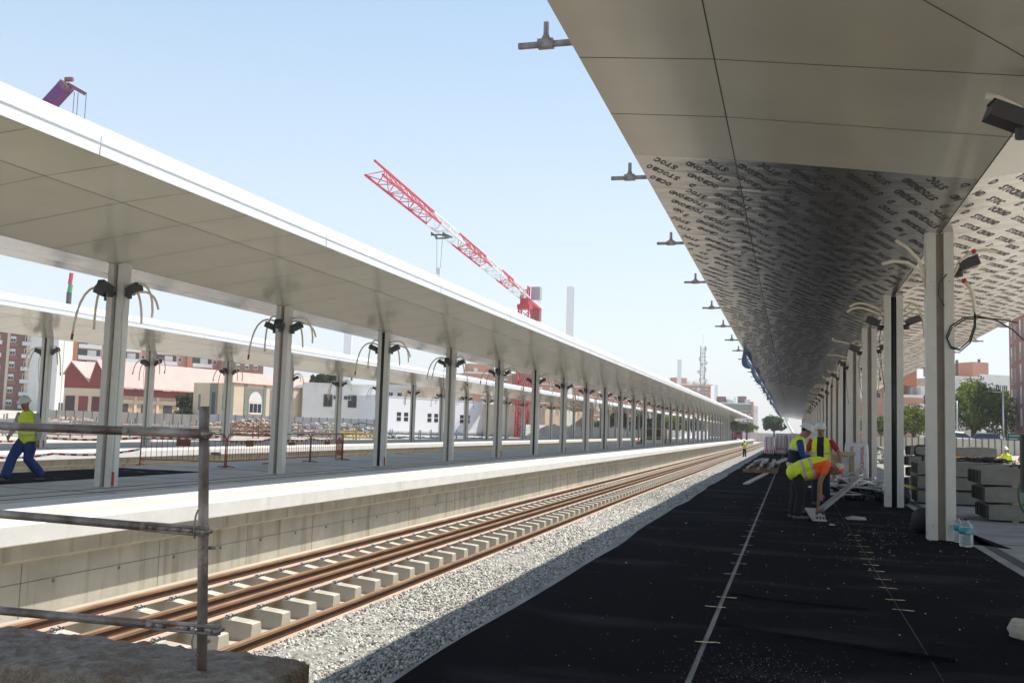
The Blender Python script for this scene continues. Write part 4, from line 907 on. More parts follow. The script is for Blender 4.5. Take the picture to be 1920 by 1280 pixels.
# crumpled dark netting / chain on the top sleepers
def pile(name, label, cat, c, sx, sy, h, n, m_, seed, rr_=.015):
    r = random.Random(seed); m = MB(c)
    for _ in range(n):
        p = V3(c)+V3((r.gauss(0, sx), r.gauss(0, sy), abs(r.gauss(0, h)))); q = [p+V3((r.gauss(0, sx*.35), r.gauss(0, sy*.3), abs(r.gauss(0, h*.5)))) for _ in range(3)]
        m.tube([p]+q, rr_, 5)
    return tag(m.build(name, m_, None, True), label, cat, kind='stuff')
pile('fastener_heap', 'heap of black rail fasteners lying on top of the front sleeper stack', 'fasteners', (4.95, 21.85, 1.08), .26, .09, .04, 110, m_black, 4, .012)
pile('fastener_heap', 'heap of dark rail fasteners on the sunlit sleeper stack behind', 'fasteners', (rx_-.9, 26.9, 1.08), .3, .12, .05, 110, m_dark, 6, .012)
# pallet truck between the columns
pt = thing('pallet_truck', 'dark pallet truck with loop handle and green body between the first two right columns', 'pallet truck', (3.95, 33.0, 0), .2)
m = MB(); m.tube([(0, 0, .3), (0, -.12, 1.12)], .05, 8); m.build('mast', m_black, pt)
m = MB(); m.tube([(-.26, -.14, 1.14), (-.27, -.17, 1.34), (-.2, -.2, 1.42), (.2, -.2, 1.42), (.27, -.17, 1.34), (.26, -.14, 1.14)], .028, 8); m.tube([(-.26, -.14, 1.14), (0, -.12, 1.1), (.26, -.14, 1.14)], .03, 8); m.build('handle', m_black, pt, True)
m = MB(); m.box((0, .05, .36), (.34, .3, .42), 0, None, .7); m.build('body', mat('machine_green', (.10, .28, .05), .5), pt)
m = MB(); m.box((0, .0, .78), (.5, .12, .36)); m.build('battery', m_dark, pt)
for x in (-.2, .2): m = MB(); m.bbox((x-.08, .2, .06), (x+.08, 1.4, .13)); m.build('fork', mat('machine_yellow', (.5, .42, .05), .5), pt)
m = MB(); m.tube([(-.12, 0, .1), (.12, 0, .1)], .1, 12); m.build('wheel', m_black, pt)
# hose hoop and dark pole at the right border
hh = pd(1932, 930, 15.5); m = MB(hh); m.tube([(hh.x+.17*math.cos(a), hh.y+.03*math.sin(3*a), hh.z+.30*math.sin(a)) for a in [6.283*i/26 for i in range(26)]], .02, 8, 0, True); m.tube([(hh.x, hh.y, .0), (hh.x+.04, hh.y+.03, hh.z-.3)], .03, 8)
tag(m.build('green_hoop', mat('hose_green', (.02, .09, .05), .5), None, True), 'dark green hoop cut off by the right edge, in front of the stacked sleepers', 'hoop')
pp = pd(1922, 850, 13); m = MB((pp.x, pp.y, 0)); m.bbox((pp.x-.05, pp.y-.05, .95), (pp.x+.07, pp.y+.07, 1.72)); m.bbox((pp.x-.01, pp.y-.02, 0), (pp.x+.05, pp.y+.04, .95)); tag(m.build('sign_post', m_black), 'dark post with a narrow plate at the right picture edge', 'post')
# ------------------------------------------------------------------ background buildings
m_brick = mat('red_brick', (.30, .13, .085), .85, var=.12, scale=2)
m_brick2 = mat('brown_brick', (.21, .10, .075), .85, var=.15, scale=2)
m_orange = mat('orange_render', (.45, .17, .08), .85, var=.08)
m_salmon = mat('salmon_render', (.50, .25, .17), .85, var=.08)
m_cream = mat('cream_render', (.60, .49, .36), .85, var=.08, scale=.6)
m_offw = mat('white_render', (.74, .73, .70), .85, var=.05, scale=.4, dirt=((.55, .53, .5), .35, .55, .85))
m_greyw = mat('grey_white_cladding', (.72, .73, .77), .7, var=.02, scale=.3)
m_pinkroof = mat('pink_roof', (.60, .41, .375), .85, var=.07, scale=.5)
m_redwall = mat('dark_red_wall', (.24, .055, .045), .85, var=.08)
m_door = mat('maroon_door', (.10, .022, .022), .6, var=.15)
m_greenfr = mat('grey_green_trim', (.20, .21, .17), .8)
m_bluefr = mat('blue_frame', (.06, .2, .32), .5)
m_terr = mat('terracotta', (.36, .16, .10), .9, var=.2)
m_railing = mat('railing_white', (.66, .66, .64), .6)
def window_mesh(w_, h_, frame=m_railing, mull=1, blind=0., sill=True):
    m = MB(); t = min(w_, h_)*.09
    m.bbox((-w_/2, -.02, -h_/2), (w_/2, .03, h_/2), 1)
    for s in (-1, 1): m.bbox((s*w_/2-t/2, -.07, -h_/2), (s*w_/2+t/2, .03, h_/2), 0); m.bbox((-w_/2+t/2, -.068, s*h_/2-t/2), (w_/2-t/2, .03, s*h_/2+t/2), 0)
    for k in range(mull): x = -w_/2+w_*(k+1)/(mull+1); m.bbox((x-t*.3, -.06, -h_/2+t/2), (x+t*.3, -.021, h_/2-t/2), 0)
    if blind: m.bbox((-w_/2+t/2, -.05, h_/2-t/2-blind*h_), (w_/2-t/2, -.022, h_/2-t/2), 2)
    if sill: m.bbox((-w_/2-.1, -.14, -h_/2-t/2-.06), (w_/2+.1, .02, -h_/2-t/2-.001), 0)
    return m.mesh('window', [frame, m_glass, m_offw])
class Facade:
    """a face running from A to B (world points, seen from outside A on the left); depth goes behind"""
    def __init__(s, name, label, cat, A, B, z0, z1, depth, wall, group=None):
        s.A, s.B = Vector((A[0], A[1], 0)), Vector((B[0], B[1], 0)); s.e = (s.B-s.A).normalized(); s.L = (s.B-s.A).length
        s.n = Vector((s.e.y, -s.e.x, 0)); s.rz = math.atan2(s.e.y, s.e.x); s.z0, s.z1, s.d = z0, z1, depth
        s.root = thing(name, label, cat, (s.A.x, s.A.y, z0), s.rz, group)
        m = MB(); m.bbox((0, 0, -3), (s.L, depth, z1-z0)); m.build('wall', wall, s.root)
    def part(s, name, lo, hi, m_):
        m = MB(); m.bbox(lo, hi); return m.build(name, m_, s.root)
    def win(s, me, u, v, name='window', y=0., rz=0): return inst(name, me, s.root, (u, y, v), rz)
    def grid(s, me, us, vs, name='window'):
        for u in us:
            for v in vs: s.win(me, u, v, name)
    def parapet(s, m_=None, h_=.5):
        H = s.z1-s.z0; s.part('parapet', (-.12, -.12, H+.002), (s.L+.12, .2, H+h_), m_ or m_offw)
def fac(name, label, cat, xl, dl, xr, dr, ytop, yref_x, z0, depth, wall, dref=None, group=None):
    A, B = pd(xl, 780, dl), pd(xr, 780, dr); z1 = pd(yref_x, ytop, dref or (dl+dr)/2).z
    return Facade(name, label, cat, A, B, z0, z1, depth, wall, group)
def us_(L, n, m=0.): return [m+(L-2*m)*(i+.5)/n for i in range(n)]
W1 = window_mesh(1.5, 1.4, mull=2); W2 = window_mesh(1.1, 1.3, mull=1, blind=.35); W3 = window_mesh(.9, 1.1, mull=0)
# far-left brick apartments
f = fac('apartment_block', 'brown brick apartment block with white enclosed balconies at the far left', 'apartment block', -60, 225, 100, 232, 575, 60, 1.5, 14, m_brick2)
H = f.z1-f.z0
for k in range(8):
    v = 1.9+3.0*k
    if v > H-1: break
    for c, u in enumerate((1.5, 4.6, 8.2, 11.5, 15.0, 18.6)):
        if c % 2: f.part('balcony', (u-1.3, -.9, v-1.15), (u+1.3, 0, v-.25), m_railing); f.win(W1, u, v+.35, y=-.004)
        else: f.win(W2, u, v+.2); f.part('brick_panel', (u-1.2, -.25, v-1.5), (u+1.2, -.0, v-.75), m_brick)
for c in range(4): f.part('pilaster', (3.05+c*4.2-.3, -.35, 0), (3.05+c*4.2+.3, 0, H), m_cream)
f.part('awning', (10, -1.6, 2.0), (f.L-5.5, 0, 2.5), mat('yellow_awning', (.62, .46, .02), .6)); f.part('shop_front', (11, -.3, -.5), (f.L-6, 0, 1.9), m_cream)
f.part('shop_sign', (f.L-3.6, -.5, .2), (f.L-.6, -.1, 1.9), mat('cyan_sign', (.03, .33, .47), .5))
f.parapet()
f = fac('party_wall_block', 'blank white end wall standing between the brick apartments and the pink hangar', 'building', 100.6, 226, 128, 230, 592, 110, 1.5, 10, m_offw); f.parapet(); f.part('downpipe', (1.6, -.12, 0), (1.72, 0, f.z1-f.z0-4), m_railing); f.part('doorway', (1.2, -.08, 0), (3, 0, 2.4), m_dark)
# modern block behind the hangar
f = fac('apartment_block', 'modern grey and white apartment block with orange end walls behind the pink hangar', 'apartment block', 124, 262, 408, 292, 610, 200, 1.8, 14, m_salmon)
H = f.z1-f.z0; bay = f.L/4
for b in range(4):
    u0 = b*bay
    f.part('end_wall', (u0, -.9, 0), (u0+1.5, 0, H), m_orange)
    for k in range(7):
        v = 3.0+3.1*k
        if v > H-1.2: break
        f.part('balcony', (u0+1.7, -1.0, v-.9), (u0+bay*.72, 0, v+.2), m_railing); f.part('window_band', (u0+1.8, -.08, v+.25), (u0+bay*.72, 0, v+1.9), m_glass)
        f.part('shutter', (u0+bay*.40, -.13, v+.25), (u0+bay*.62, -.085, v+1.8), m_offw); f.win(W3, u0+bay*.82, v+.9)
f.parapet(m_terr)
f = fac('apartment_block', 'low red brick block end with white windows, right of the modern apartments', 'apartment block', 409, 285, 489, 290, 672, 450, 1.8, 14, m_brick); H = f.z1-f.z0
for k in range(3): f.grid(W2, us_(f.L, 4, 1), [H-2.2-3*k])
f.parapet(m_offw, .3)
# pink hangar with sawtooth gable
A, B = pd(117, 772, 150), pd(197, 772, 151); C_ = pd(602, 772, 198)
f = Facade('hangar', 'hangar with dark red sawtooth gable, pink roof and beige brick walls', 'hangar', A, B, 1.2, pd(150, 727, 150).z, .8, m_cream); H = f.z1-f.z0
e2 = (Vector((C_.x, C_.y, 0))-f.B); Rm = Matrix.Rotation(-f.rz, 3, 'Z'); E2 = Rm @ e2                        # long side, in the facade's own frame
zz = lambda px, py, d=150: pd(px, py, d).z-f.z0
Lh = f.L; pk1, vl, pk2 = (.13*Lh, zz(128, 678)), (.575*Lh, zz(163, 716)), (.72*Lh, zz(175, 675))
m = MB(); gp = [(0, H), (Lh, H), (Lh, H+.55*(pk2[1]-H)), pk2, vl, pk1]
m.sweep([(p[0], 0, p[1]) for p in [(0, H+.002), (Lh, H+.002), (Lh, H+.45), (pk2[0]+.001, pk2[1]), vl, pk1, (0, H+.55*(pk1[1]-H))]], (0, -.05, 0), (0, .3, 0)); m.build('gable', m_redwall, f.root)
dr_ = E2.normalized(); far_ = dr_*E2.length
def roofq(p, q, nm): m = MB(); a, b_ = Vector((p[0], -.12, p[1]+.03)), Vector((q[0], -.12, q[1]+.03)); m.add([a, b_, b_+far_, a+far_, a+Vector((0, 0, .2)), b_+Vector((0, 0, .2)), b_+far_+Vector((0, 0, .2)), a+far_+Vector((0, 0, .2))], [(0, 3, 2, 1), (4, 5, 6, 7), (0, 1, 5, 4), (1, 2, 6, 5), (2, 3, 7, 6), (3, 0, 4, 7)]); m.build(nm, m_pinkroof, f.root)
roofq(pk1, vl, 'roof'); roofq(vl, pk2, 'roof'); roofq(pk2, (Lh+.6, H+.25), 'roof'); roofq((-.3, H+.55*(pk1[1]-H)-.2), pk1, 'roof')
m = MB(); q0, q1 = Vector((Lh, .8, 0)), Vector((Lh, .8, 0))+far_; nrm = Vector((dr_.y, -dr_.x, 0))
def onside(u, y=0.): return q0+dr_*u+nrm*y
def sidebox(u0, u1, z0, z1, y0, y1, nm, m_):
    m = MB(); m.add([onside(u0, y0)+Vector((0, 0, z0)), onside(u1, y0)+Vector((0, 0, z0)), onside(u1, y1)+Vector((0, 0, z0)), onside(u0, y1)+Vector((0, 0, z0))]+[onside(u0, y0)+Vector((0, 0, z1)), onside(u1, y0)+Vector((0, 0, z1)), onside(u1, y1)+Vector((0, 0, z1)), onside(u0, y1)+Vector((0, 0, z1))], [(3, 2, 1, 0), (4, 5, 6, 7), (0, 1, 5, 4), (1, 2, 6, 5), (2, 3, 7, 6), (3, 0, 4, 7)][::1]); return m.build(nm, m_, f.root)
SL_ = E2.length
sidebox(0, SL_, -3, H-.9, -.4, 0, 'side_wall', mat('tan_blockwork', (.44, .31, .21), .85, var=.2, scale=1.5)); sidebox(0, SL_, H-.898, H+.2, -.4, .06, 'eaves_band', m_redwall); sidebox(0, SL_, H-2.1, H-1.5, .001, .05, 'lintel_band', m_cream)
m_bars = mat('barred_window', (.045, .035, .03), .6, var=.5, scale=5)
for k in range(9):
    u = 2.2+k*4.6
    sidebox(u, u+1.9, H-5.0, H-2.2, .002, .06, 'barred_window', m_bars); sidebox(u-1.6, u-1.1, -3, H-.9, .002, .16, 'pilaster', m_cream)
for k, mm_ in enumerate((mat('brown_door', (.055, .03, .028), .6), mat('red_door', (.20, .04, .035), .6), m_door)):
    u = Lh*(.05+.31*k); f.part('door', (u, -.1, -.3), (u+Lh*.22, .0, zz(150, 742)), mm_)
# beige arched building
f = fac('arched_building', 'low beige building with grey green trim and two arched windows', 'building', 430, 134, 568, 150, 722, 450, .0, 6.5, m_cream); H = f.z1-f.z0; L = f.L
for q in (0, .17, .42, .80): f.part('trim', (q*L, -.08, 0), (q*L+L*.035, .0, H), m_greenfr)
for q in (.24, .55): 
    m = MB(); cx = L*(q+.075); wv = L*.085; m.sweep([(cx+wv*math.cos(a), 0, H*.62+wv*math.sin(a)) for a in [math.pi*i/12 for i in range(13)]], (0, -.06, 0), (0, .0, 0)); m.build('arch', m_railing, f.root)
    f.part('surround', (cx-wv*1.35, -.03, 0), (cx+wv*1.35, .0, H*.93), m_greenfr); f.part('panel', (cx-wv, -.05, 0), (cx+wv, -.031, H*.62), m_cream); f.win(window_mesh(wv*1.9, H*.22, mull=2), cx, H*.48, y=-.052)
for q in (1.0, 5.2): f.part('niche', (-.05, q, H*.4), (0, q+.35, H*.75), m_greenfr)
f.part('slit_window', (-.06, 2.6, H*.1), (0, 3.2, H*.8), m_glass); f.part('trim', (-.04, 2.2, 0), (0, 3.6, H), m_greenfr); f.part('cornice', (-.1, -.15, H+.002), (L+.1, .3, H+.15), m_terr)
# white two-storey building with shutters
f = fac('white_building', 'old white two storey building with brown shutters and a blue framed window', 'building', 566, 148, 716, 152, 722, 640, .0, 12, m_offw); H = f.z1-f.z0; L = f.L
WS = window_mesh(1.25, 1.75, frame=mat('brown_shutter', (.16, .08, .06), .7), mull=1, blind=.0)
for q in (.31, .615): 
    f.win(WS, q*L, H-2.4); 
for q in (.42, .55): f.win(window_mesh(1.1, .6, mull=1), q*L, H-1.9)
f.part('blue_window', (.79*L, -.08, H-4.9), (.83*L, 0, H-1.4), m_bluefr); f.part('blue_window', (.845*L, -.08, H-4.9), (.87*L, 0, H-1.4), m_glass)
for k in range(4): f.win(window_mesh(.8, .5, mull=0), L*(.885+.035*k), H-1.6)
f.part('air_conditioner', (.37*L, -.4, H-4.6), (.41*L, 0, H-3.9), m_railing); f.part('skirting', (0, -.05, 0), (L, 0, 1.9), m_concrete); f.part('canopy_slab', (.76*L, -.5, H-6.1), (L, 0, H-5.8), m_railing); f.parapet(m_offw, .25)
# large pale block with small square openings
A, B, C_ = pd(706, 815, 148), pd(958, 815, 176), pd(974, 815, 188)
f = Facade('pale_block', 'big plain grey white block with groups of four small square openings', 'building', A, B, gz(A.x), pd(770, 745, 152).z, 13, m_greyw); H = f.z1-f.z0; L = f.L
for q in (.155, .365, .605, .80):
    for a in (-.030, .018):
        for zq in (.50, .37): f.part('opening', (L*(q+a), -.03, H*zq), (L*(q+a)+.95, -.0, H*zq+.6), m_black)
f.part('base_band', (0, -.05, -.5), (L, 0, H*.10), m_concrete); f.part('parapet', (-.05, -.06, H+.002), (L+.05, .2, H+.12), m_railing)
# roofs behind it
def simple(label, xl, dl, xr, dr, ytop, wall, rows, cols, win=None, group=None, depth=12, z0=1.2, stair=None, roofm=None):
    f = fac('apartment_block', label, 'apartment block', xl, dl, xr, dr, ytop, (xl+xr)/2, z0, depth, wall, None, group); H = f.z1-f.z0
    for k in range(rows):
        v = H-1.9-3*k
        if v < 1: break
        f.grid(win or W2, us_(f.L, cols, .6), [v]); f.part('floor_band', (0, -.06, v-1.35), (f.L, 0, v-1.15), m_railing)
    f.parapet(roofm)
    ra = random.Random(int(xl)); m = MB()
    for _ in range(3):
        u = ra.uniform(.1, .9)*f.L; hh_ = ra.uniform(1.5, 3.2); m.bar((u, 3, H), (u, 3, H+hh_+.5), .07, .07)
        for q in range(4): m.bar((u-.5, 3, H+hh_-.25*q+.4), (u+.5, 3, H+hh_-.25*q+.4), .04, .04)
        u = ra.uniform(.1, .9)*f.L; m.bbox((u, 1, H), (u+ra.uniform(1, 2.5), 3, H+ra.uniform(.8, 1.8)+.5))
    m.build('roof_clutter', m_railing, f.root)
    if stair: f.part('stair_tower', (f.L*stair[0], 2, H+.502), (f.L*stair[1], 6, H+3.2), wall)
    return f
G = 'apartments far behind the tracks'
simple('white low houses with cream and terracotta roofs right behind the pale block', 716, 205, 850, 210, 722, m_offw, 2, 7, None, G, roofm=m_terr)
simple('tan block with patched wall behind the pale block', 800, 190, 880, 195, 728, m_cream, 1, 3, None, G, roofm=m_terr)
simple('orange brick block whose roof tower shows under the middle canopy', 868, 300, 1000, 310, 702, m_salmon, 3, 6, None, G, stair=(.1, .45))
simple('long dark red brick apartments right of the crane mast', 1000, 300, 1150, 330, 706, m_brick, 6, 8, None, G, stair=(.2, .35))
simple('red brick apartments farther along, above the end columns', 1150, 340, 1262, 400, 738, m_brick, 6, 7, None, G)
simple('salmon apartments with ochre panels behind the farthest platform end', 1262, 380, 1330, 420, 765, m_salmon, 4, 5, None, G)
f = simple('stepped orange block with a penthouse beside the lattice antenna', 1268, 430, 1332, 440, 722, m_salmon, 3, 5, None, G, stair=(.05, .38)); f.part('terrace_canopy', (f.L*.5, -.5, f.z1-f.z0+.505), (f.L*1.05, 4, f.z1-f.z0+.9), m_cream)
f = simple('brown apartment tower with a white end wall left of the far round tree', 1352, 430, 1412, 432, 757, m_brick2, 8, 7, None, G, 14, stair=(.0, .2)); H = f.z1-f.z0
f.part('grey_attic', (f.L*.0, -.2, H-2.6), (f.L*.95, 0, H), m_greenfr); f.part('stair_tower', (f.L*.66, 2, H+.502), (f.L*.84, 6, H+3.6), m_brick2); f.part('orange_bay', (f.L*.93, -.6, 0), (f.L*1.0, 3, H+1.2), m_salmon); f.part('end_wall', (f.L*1.002, -.3, 0), (f.L*1.14, 12, H-.6), m_offw)
f = fac('stone_building', 'cream stone building with dark windows between the tall crane and the trees', 'building', 1022, 165, 1112, 190, 764, 1060, .0, 12, m_cream); H = f.z1-f.z0
for q in (.13, .5): f.part('window', (f.L*q, -.05, H*.15), (f.L*q+2.2, 0, H*.42), m_glass)
f.part('patch', (f.L*.30, -.02, H*.35), (f.L*.62, 0, H*.97), m_offw); f.part('cornice', (-.2, -.2, H), (f.L+.2, .3, H+.25), m_terr)
# right side
simple('orange brick tower block seen through the gap between the first columns', 1560, 190, 1688, 190, 722, m_orange, 6, 5, W3, G, z0=1)
f = simple('pink and white terraced block between the first and second columns', 1676, 165, 1740, 165, 745, m_salmon, 4, 4, W3, G, z0=1); f.part('stair_tower', (f.L*.25, 1, f.z1-f.z0+.502), (f.L*.75, 6, f.z1-f.z0+5.5), m_orange); f.part('white_bay', (f.L*.68, -1.2, 0), (f.L*1.0, 0, f.z1-f.z0-1), m_offw)
f = fac('apartment_block', 'cream flats with roof plant rooms above the big tree', 'apartment block', 1772, 185, 1860, 188, 708, 1810, 1, 12, m_cream, None, G); H = f.z1-f.z0
f.grid(W3, us_(f.L, 4, 1), [H-2, H-5]); f.parapet(m_cream, .3); f.part('tiled_roof', (0, 1, H+.31), (f.L*.12, 6, H+2.3), m_terr); f.part('roof_tower', (f.L*.68, 1, H+.31), (f.L*1.02, 7, H+3.3), m_salmon)
for q, hh_ in ((.2, 2.6), (.42, 3.6), (.9, 4.0)): f.part('vent_pipe', (f.L*q, 2, H+.3), (f.L*q+.3, 2.4, H+hh_), m_dark)
f = fac('apartment_block', 'white flats behind the lamp posts, left of the brick building', 'apartment block', 1840, 175, 1912, 178, 706, 1880, 1, 12, m_offw, None, G); H = f.z1-f.z0
f.grid(W1, [f.L*.45, f.L*.6], [H-2.2]); f.grid(W1, us_(f.L, 4, 1), [2.2, 5.0]); f.parapet(m_offw, .3)
f = fac('brick_building', 'dark red brick building with tall narrow windows at the right edge', 'building', 1894, 118, 1962, 92, 560, 1905, 1.0, 14, mat('warm_brick', (.30, .125, .095), .85, var=.1, scale=2), 117); H = f.z1-f.z0
WT = window_mesh(.7, 1.5, mull=0, blind=.0, sill=False); WT2 = window_mesh(.8, 1.9, mull=0, blind=.55, sill=False)
for k in range(6):
    for i, u in enumerate((2.6, 5.8, 10.5, 14.0, 19.0)): f.win(WT2 if i % 2 == 0 else WT, u, 3.4+2.5*k)
f.part('plinth', (-.05, -.1, -1), (f.L, 0, 1.0), m_cream); f.parapet(m_brick2, .4)
# ------------------------------------------------------------------ towers, cranes, masts
def pylon(label, x, ytop, d, w_):
    p = pd(x, 800, d); zt = pd(x, ytop, d).z; z0 = gz(p.x); t = thing('white_pylon', label, 'pylon', (p.x, p.y, z0), .2, 'white pylons rising behind the canopies')
    m = MB(); m.bbox((-w_/2, -w_*.3, 0), (w_/2, w_*.3, zt-z0)); m.build('shaft', m_fascia, t); m = MB(); m.bbox((w_/2+.002, -w_*.22, 0), (w_/2+.08, w_*.22, zt-z0-.4)); m.build('panel', m_white, t); m = MB(); m.bbox((-w_*.7, -w_*.5, -2), (w_*.7, w_*.5, .3)); m.build('foot', m_concrete, t)
pylon('white pylon glimpsed between the two left canopies', 645, 600, 172, 1.3)
pylon('tallest looking white pylon, right of the tower crane', 1063, 534, 181, 1.35)
pylon('white pylon left of the stepped orange block', 1272, 673, 360, 1.4)
pylon('white pylon between the antenna and the brown tower block', 1342, 721, 510, 1.5)
pylon('most distant white pylon, in front of the brown tower block', 1377, 744, 640, 1.5)
m_crw = mat('crane_white', (.66, .66, .66), .5, var=.05); m_crr = mat('crane_red', (.52, .03, .045), .5, var=.1)
base = pd(977, 815, 165); z0 = gz(base.x); rt, tp = pd(996, 560, 165), pd(702, 312, 88); tp.z = rt.z+.6
cr = thing('tower_crane', 'tall red and white tower crane with lattice jib stretching over the canopies', 'tower crane', (base.x, base.y, z0))
def lattice(m, a, b_, w_, n, mi, ch=.11, br=.06, tri=False):
    a, b_ = Vector(a), Vector(b_); t = (b_-a).normalized(); sd = t.cross(Vector((0, 0, 1))); sd = sd.normalized() if sd.length > .1 else Vector((1, 0, 0)); u = sd.cross(t)
    offs = [(-1, -1), (1, -1), (1, 1), (-1, 1)] if not tri else [(-1, 0), (1, 0), (0, 1.6)]
    pt = lambda k, i: a+(b_-a)*(k/n)+sd*offs[i][0]*w_/2+u*offs[i][1]*w_/2*(1 if not tri else .5*2)
    q = len(offs)
    for i in range(q): m.bar(pt(0, i), pt(n, i), ch, ch, mi)
    for k in range(n):
        for i in range(q):
            j = (i+1) % q; A_, B_ = (pt(k, i), pt(k+1, j)) if (k+i) % 2 else (pt(k, j), pt(k+1, i)); m.bar(A_, B_, br, br, mi)
            if k: m.bar(pt(k, i), pt(k, j), br, br, mi)
O_ = cr.location
m = MB(O_); lattice(m, (base.x, base.y, z0), (base.x, base.y, rt.z-1.6), 1.75, 16, 0, .2, .11); m.build('mast', m_crr, cr)
m = MB(O_); m.box((base.x, base.y, rt.z-1.2), (2.2, 2.2, .8)); m.box((base.x, base.y, rt.z-.3), (1.4, 1.4, 1.2)); lattice(m, (base.x, base.y, rt.z+.2), (base.x, base.y, rt.z+2.4), 1.2, 2, 0, .2, .1); m.build('slewing_head', m_crr, cr)
jd = (Vector((tp.x, tp.y, 0))-Vector((base.x, base.y, 0))); jl = jd.length; jd.normalize()
jp = lambda t: Vector((base.x, base.y, rt.z+.3+.3*t))+jd*jl*t
segs = [(0, .14, 1), (.14, .26, 0), (.26, .40, 1), (.40, .60, 0), (.60, .745, 1), (.745, 1., 0)]
for a, b_, wh in segs:
    m = MB(O_); lattice(m, jp(a), jp(b_), 1.85-.25*a, max(3, int((b_-a)*26)), 0, .17, .07, True); m.build('jib_section', m_crw if wh else m_crr, cr)
cj = Vector((base.x, base.y, rt.z+.2))
m = MB(O_); m.bar(cj, cj-jd*14+Vector((0, 0, -.1)), 1.5, .35); m.bar(cj-jd*13+Vector((.7, 0, .9)), cj-jd*2+Vector((.7, 0, .9)), .06, .06); m.bar(cj-jd*13+Vector((-.7, 0, .9)), cj-jd*2+Vector((-.7, 0, .9)), .06, .06); m.build('counter_jib', m_crr, cr)
m = MB(O_); m.box(cj-jd*12.5+Vector((0, 0, -1.3)), (1.5, 1.6, 2.2)); m.build('counterweight', mat('counterweight', (.30, .08, .08), .8), cr)
m = MB(O_); m.box(cj-jd*2.0+Vector((1.7, 0, 1.2)), (1.6, 1.5, 2.2)); m.build('cab', mat('cab_grey', (.40, .40, .40), .5), cr)
tr_ = pd(822, 436, 1); tt = .0
for i in range(200):
    q = jp(i/200); v = q-CAMP; px = 960+F_PX*v.dot(RT)/v.dot(FW)
    if px < 826: tt = i/200; break
q = jp(tt)
m = MB(O_)
for s in (-1, 1): m.bar(q+jd*1.2+Vector((s*.7, 0, -.7)), q-jd*1.2+Vector((s*.7, 0, -.7)), .12, .2)
m.bar(q+jd*1.0+Vector((-.8, 0, -.9)), q+jd*1.0+Vector((.8, 0, -.9)), .12, .15); m.bar(q-jd*1.0+Vector((-.8, 0, -.9)), q-jd*1.0+Vector((.8, 0, -.9)), .12, .15); m.box(q+Vector((.9, 0, -.9)), (.8, 1.4, .12)); m.build('trolley', m_dark, cr)
dq = (q-CAMP).dot(FW); zb = pd(823, 505, dq).z
m = MB(O_)
for s in (-.35, .35): m.tube([q+Vector((s, 0, -.9)), Vector((q.x+s*.6, q.y, zb))], .022, 5)
m.build('hoist_rope', m_dark, cr); m = MB(O_); m.box((q.x, q.y, zb-.25), (.5, .25, .7)); m.tube([(q.x, q.y, zb-.6), (q.x+.15, q.y, zb-.95), (q.x-.12, q.y, zb-1.1)], .06, 6); m.build('hook_block', m_railing, cr)
# mobile crane booms
def boom(label, tip, foot, w_, mA, mB_, jib=True):
    t = thing('mobile_crane', label, 'mobile crane', tuple(foot)); o = t.location; tip, foot = Vector(tip), Vector(foot); d = (tip-foot).normalized()
    m = MB(o); m.bar(foot, foot+(tip-foot)*.5, w_*1.3, w_*1.4, 0); m.bar(foot+(tip-foot)*.5, tip, w_, w_*1.1, 0); sdv = d.cross(Vector((0, 0, 1))).normalized(); m.bar(foot+d*3-sdv*0-Vector((0, 0, w_*.72)), tip-d*.3-Vector((0, 0, w_*.60)), w_*.86, w_*.12, 1); m.build('boom', [mA, mB_], t)
    if jib:
        m = MB(o); r_ = RT; m.box(tip+d*.1, (w_*1.05, w_*1.1, w_*.5), 0, d.to_track_quat('Z', 'Y').to_matrix()); m.bar(tip+d*.4, tip+d*.4+r_*1.6-Vector((0, 0, .9)), .35, .3); m.tube([tip+d*.6-r_*.4+Vector((0, 0, .3)), tip+d*.6+r_*.3+Vector((0, 0, .3))], .22, 10)
        m.build('boom_head', mat('boom_head', (.20, .08, .11), .6, var=.3), t)
        m = MB(o); hk = tip+d*.3+r_*.7-Vector((0, 0, .7)); 
        for dx, L2 in ((0., 3.0), (.35, 2.9), (1.1, 4.6)): m.tube([hk+r_*dx, hk+r_*dx-Vector((0, 0, L2))], .03, 5)
        m.box(hk+r_*.1-Vector((0, 0, 3.1)), (.28, .2, .5)); m.build('hoist_rope', m_dark, t)
    m = MB(o); m.box(foot+Vector((0, 0, .3)), (3.0, 3.2, 2.2)); m.box(foot+Vector((-4, 0, -.6)), (12, 2.6, 1.2)); m.build('carrier', mA, t)
    return t
ft = pd(-420, 740, 92); ft.z = gz(ft.x)+1.5; boom('purple telescopic crane boom poking up above the left canopy', pd(122, 164, 88), ft, .95, mat('crane_purple', (.13, .02, .15), .45), m_black)
q = pd(115, 508, 250); b2 = pd(114, 770, 250); t = thing('truck_crane', 'small upright red and green crane arm seen between the two left canopies', 'crane', (b2.x, b2.y, gz(b2.x)))
z0 = t.location.z
for nm, za, zb, ww, mm_ in (('lower_arm', z0, pd(115, 545, 250).z, .9, m_dark), ('green_joint', pd(115, 545, 250).z, pd(115, 530, 250).z, .8, mat('crane_green', (.05, .35, .12), .5)), ('upper_arm', pd(115, 530, 250).z, q.z, .7, m_crr)):
    m = MB(t.location); m.bar((b2.x, b2.y, za), (b2.x+.3*(za > z0), b2.y, zb), ww, ww); m.build(nm, mm_, t)
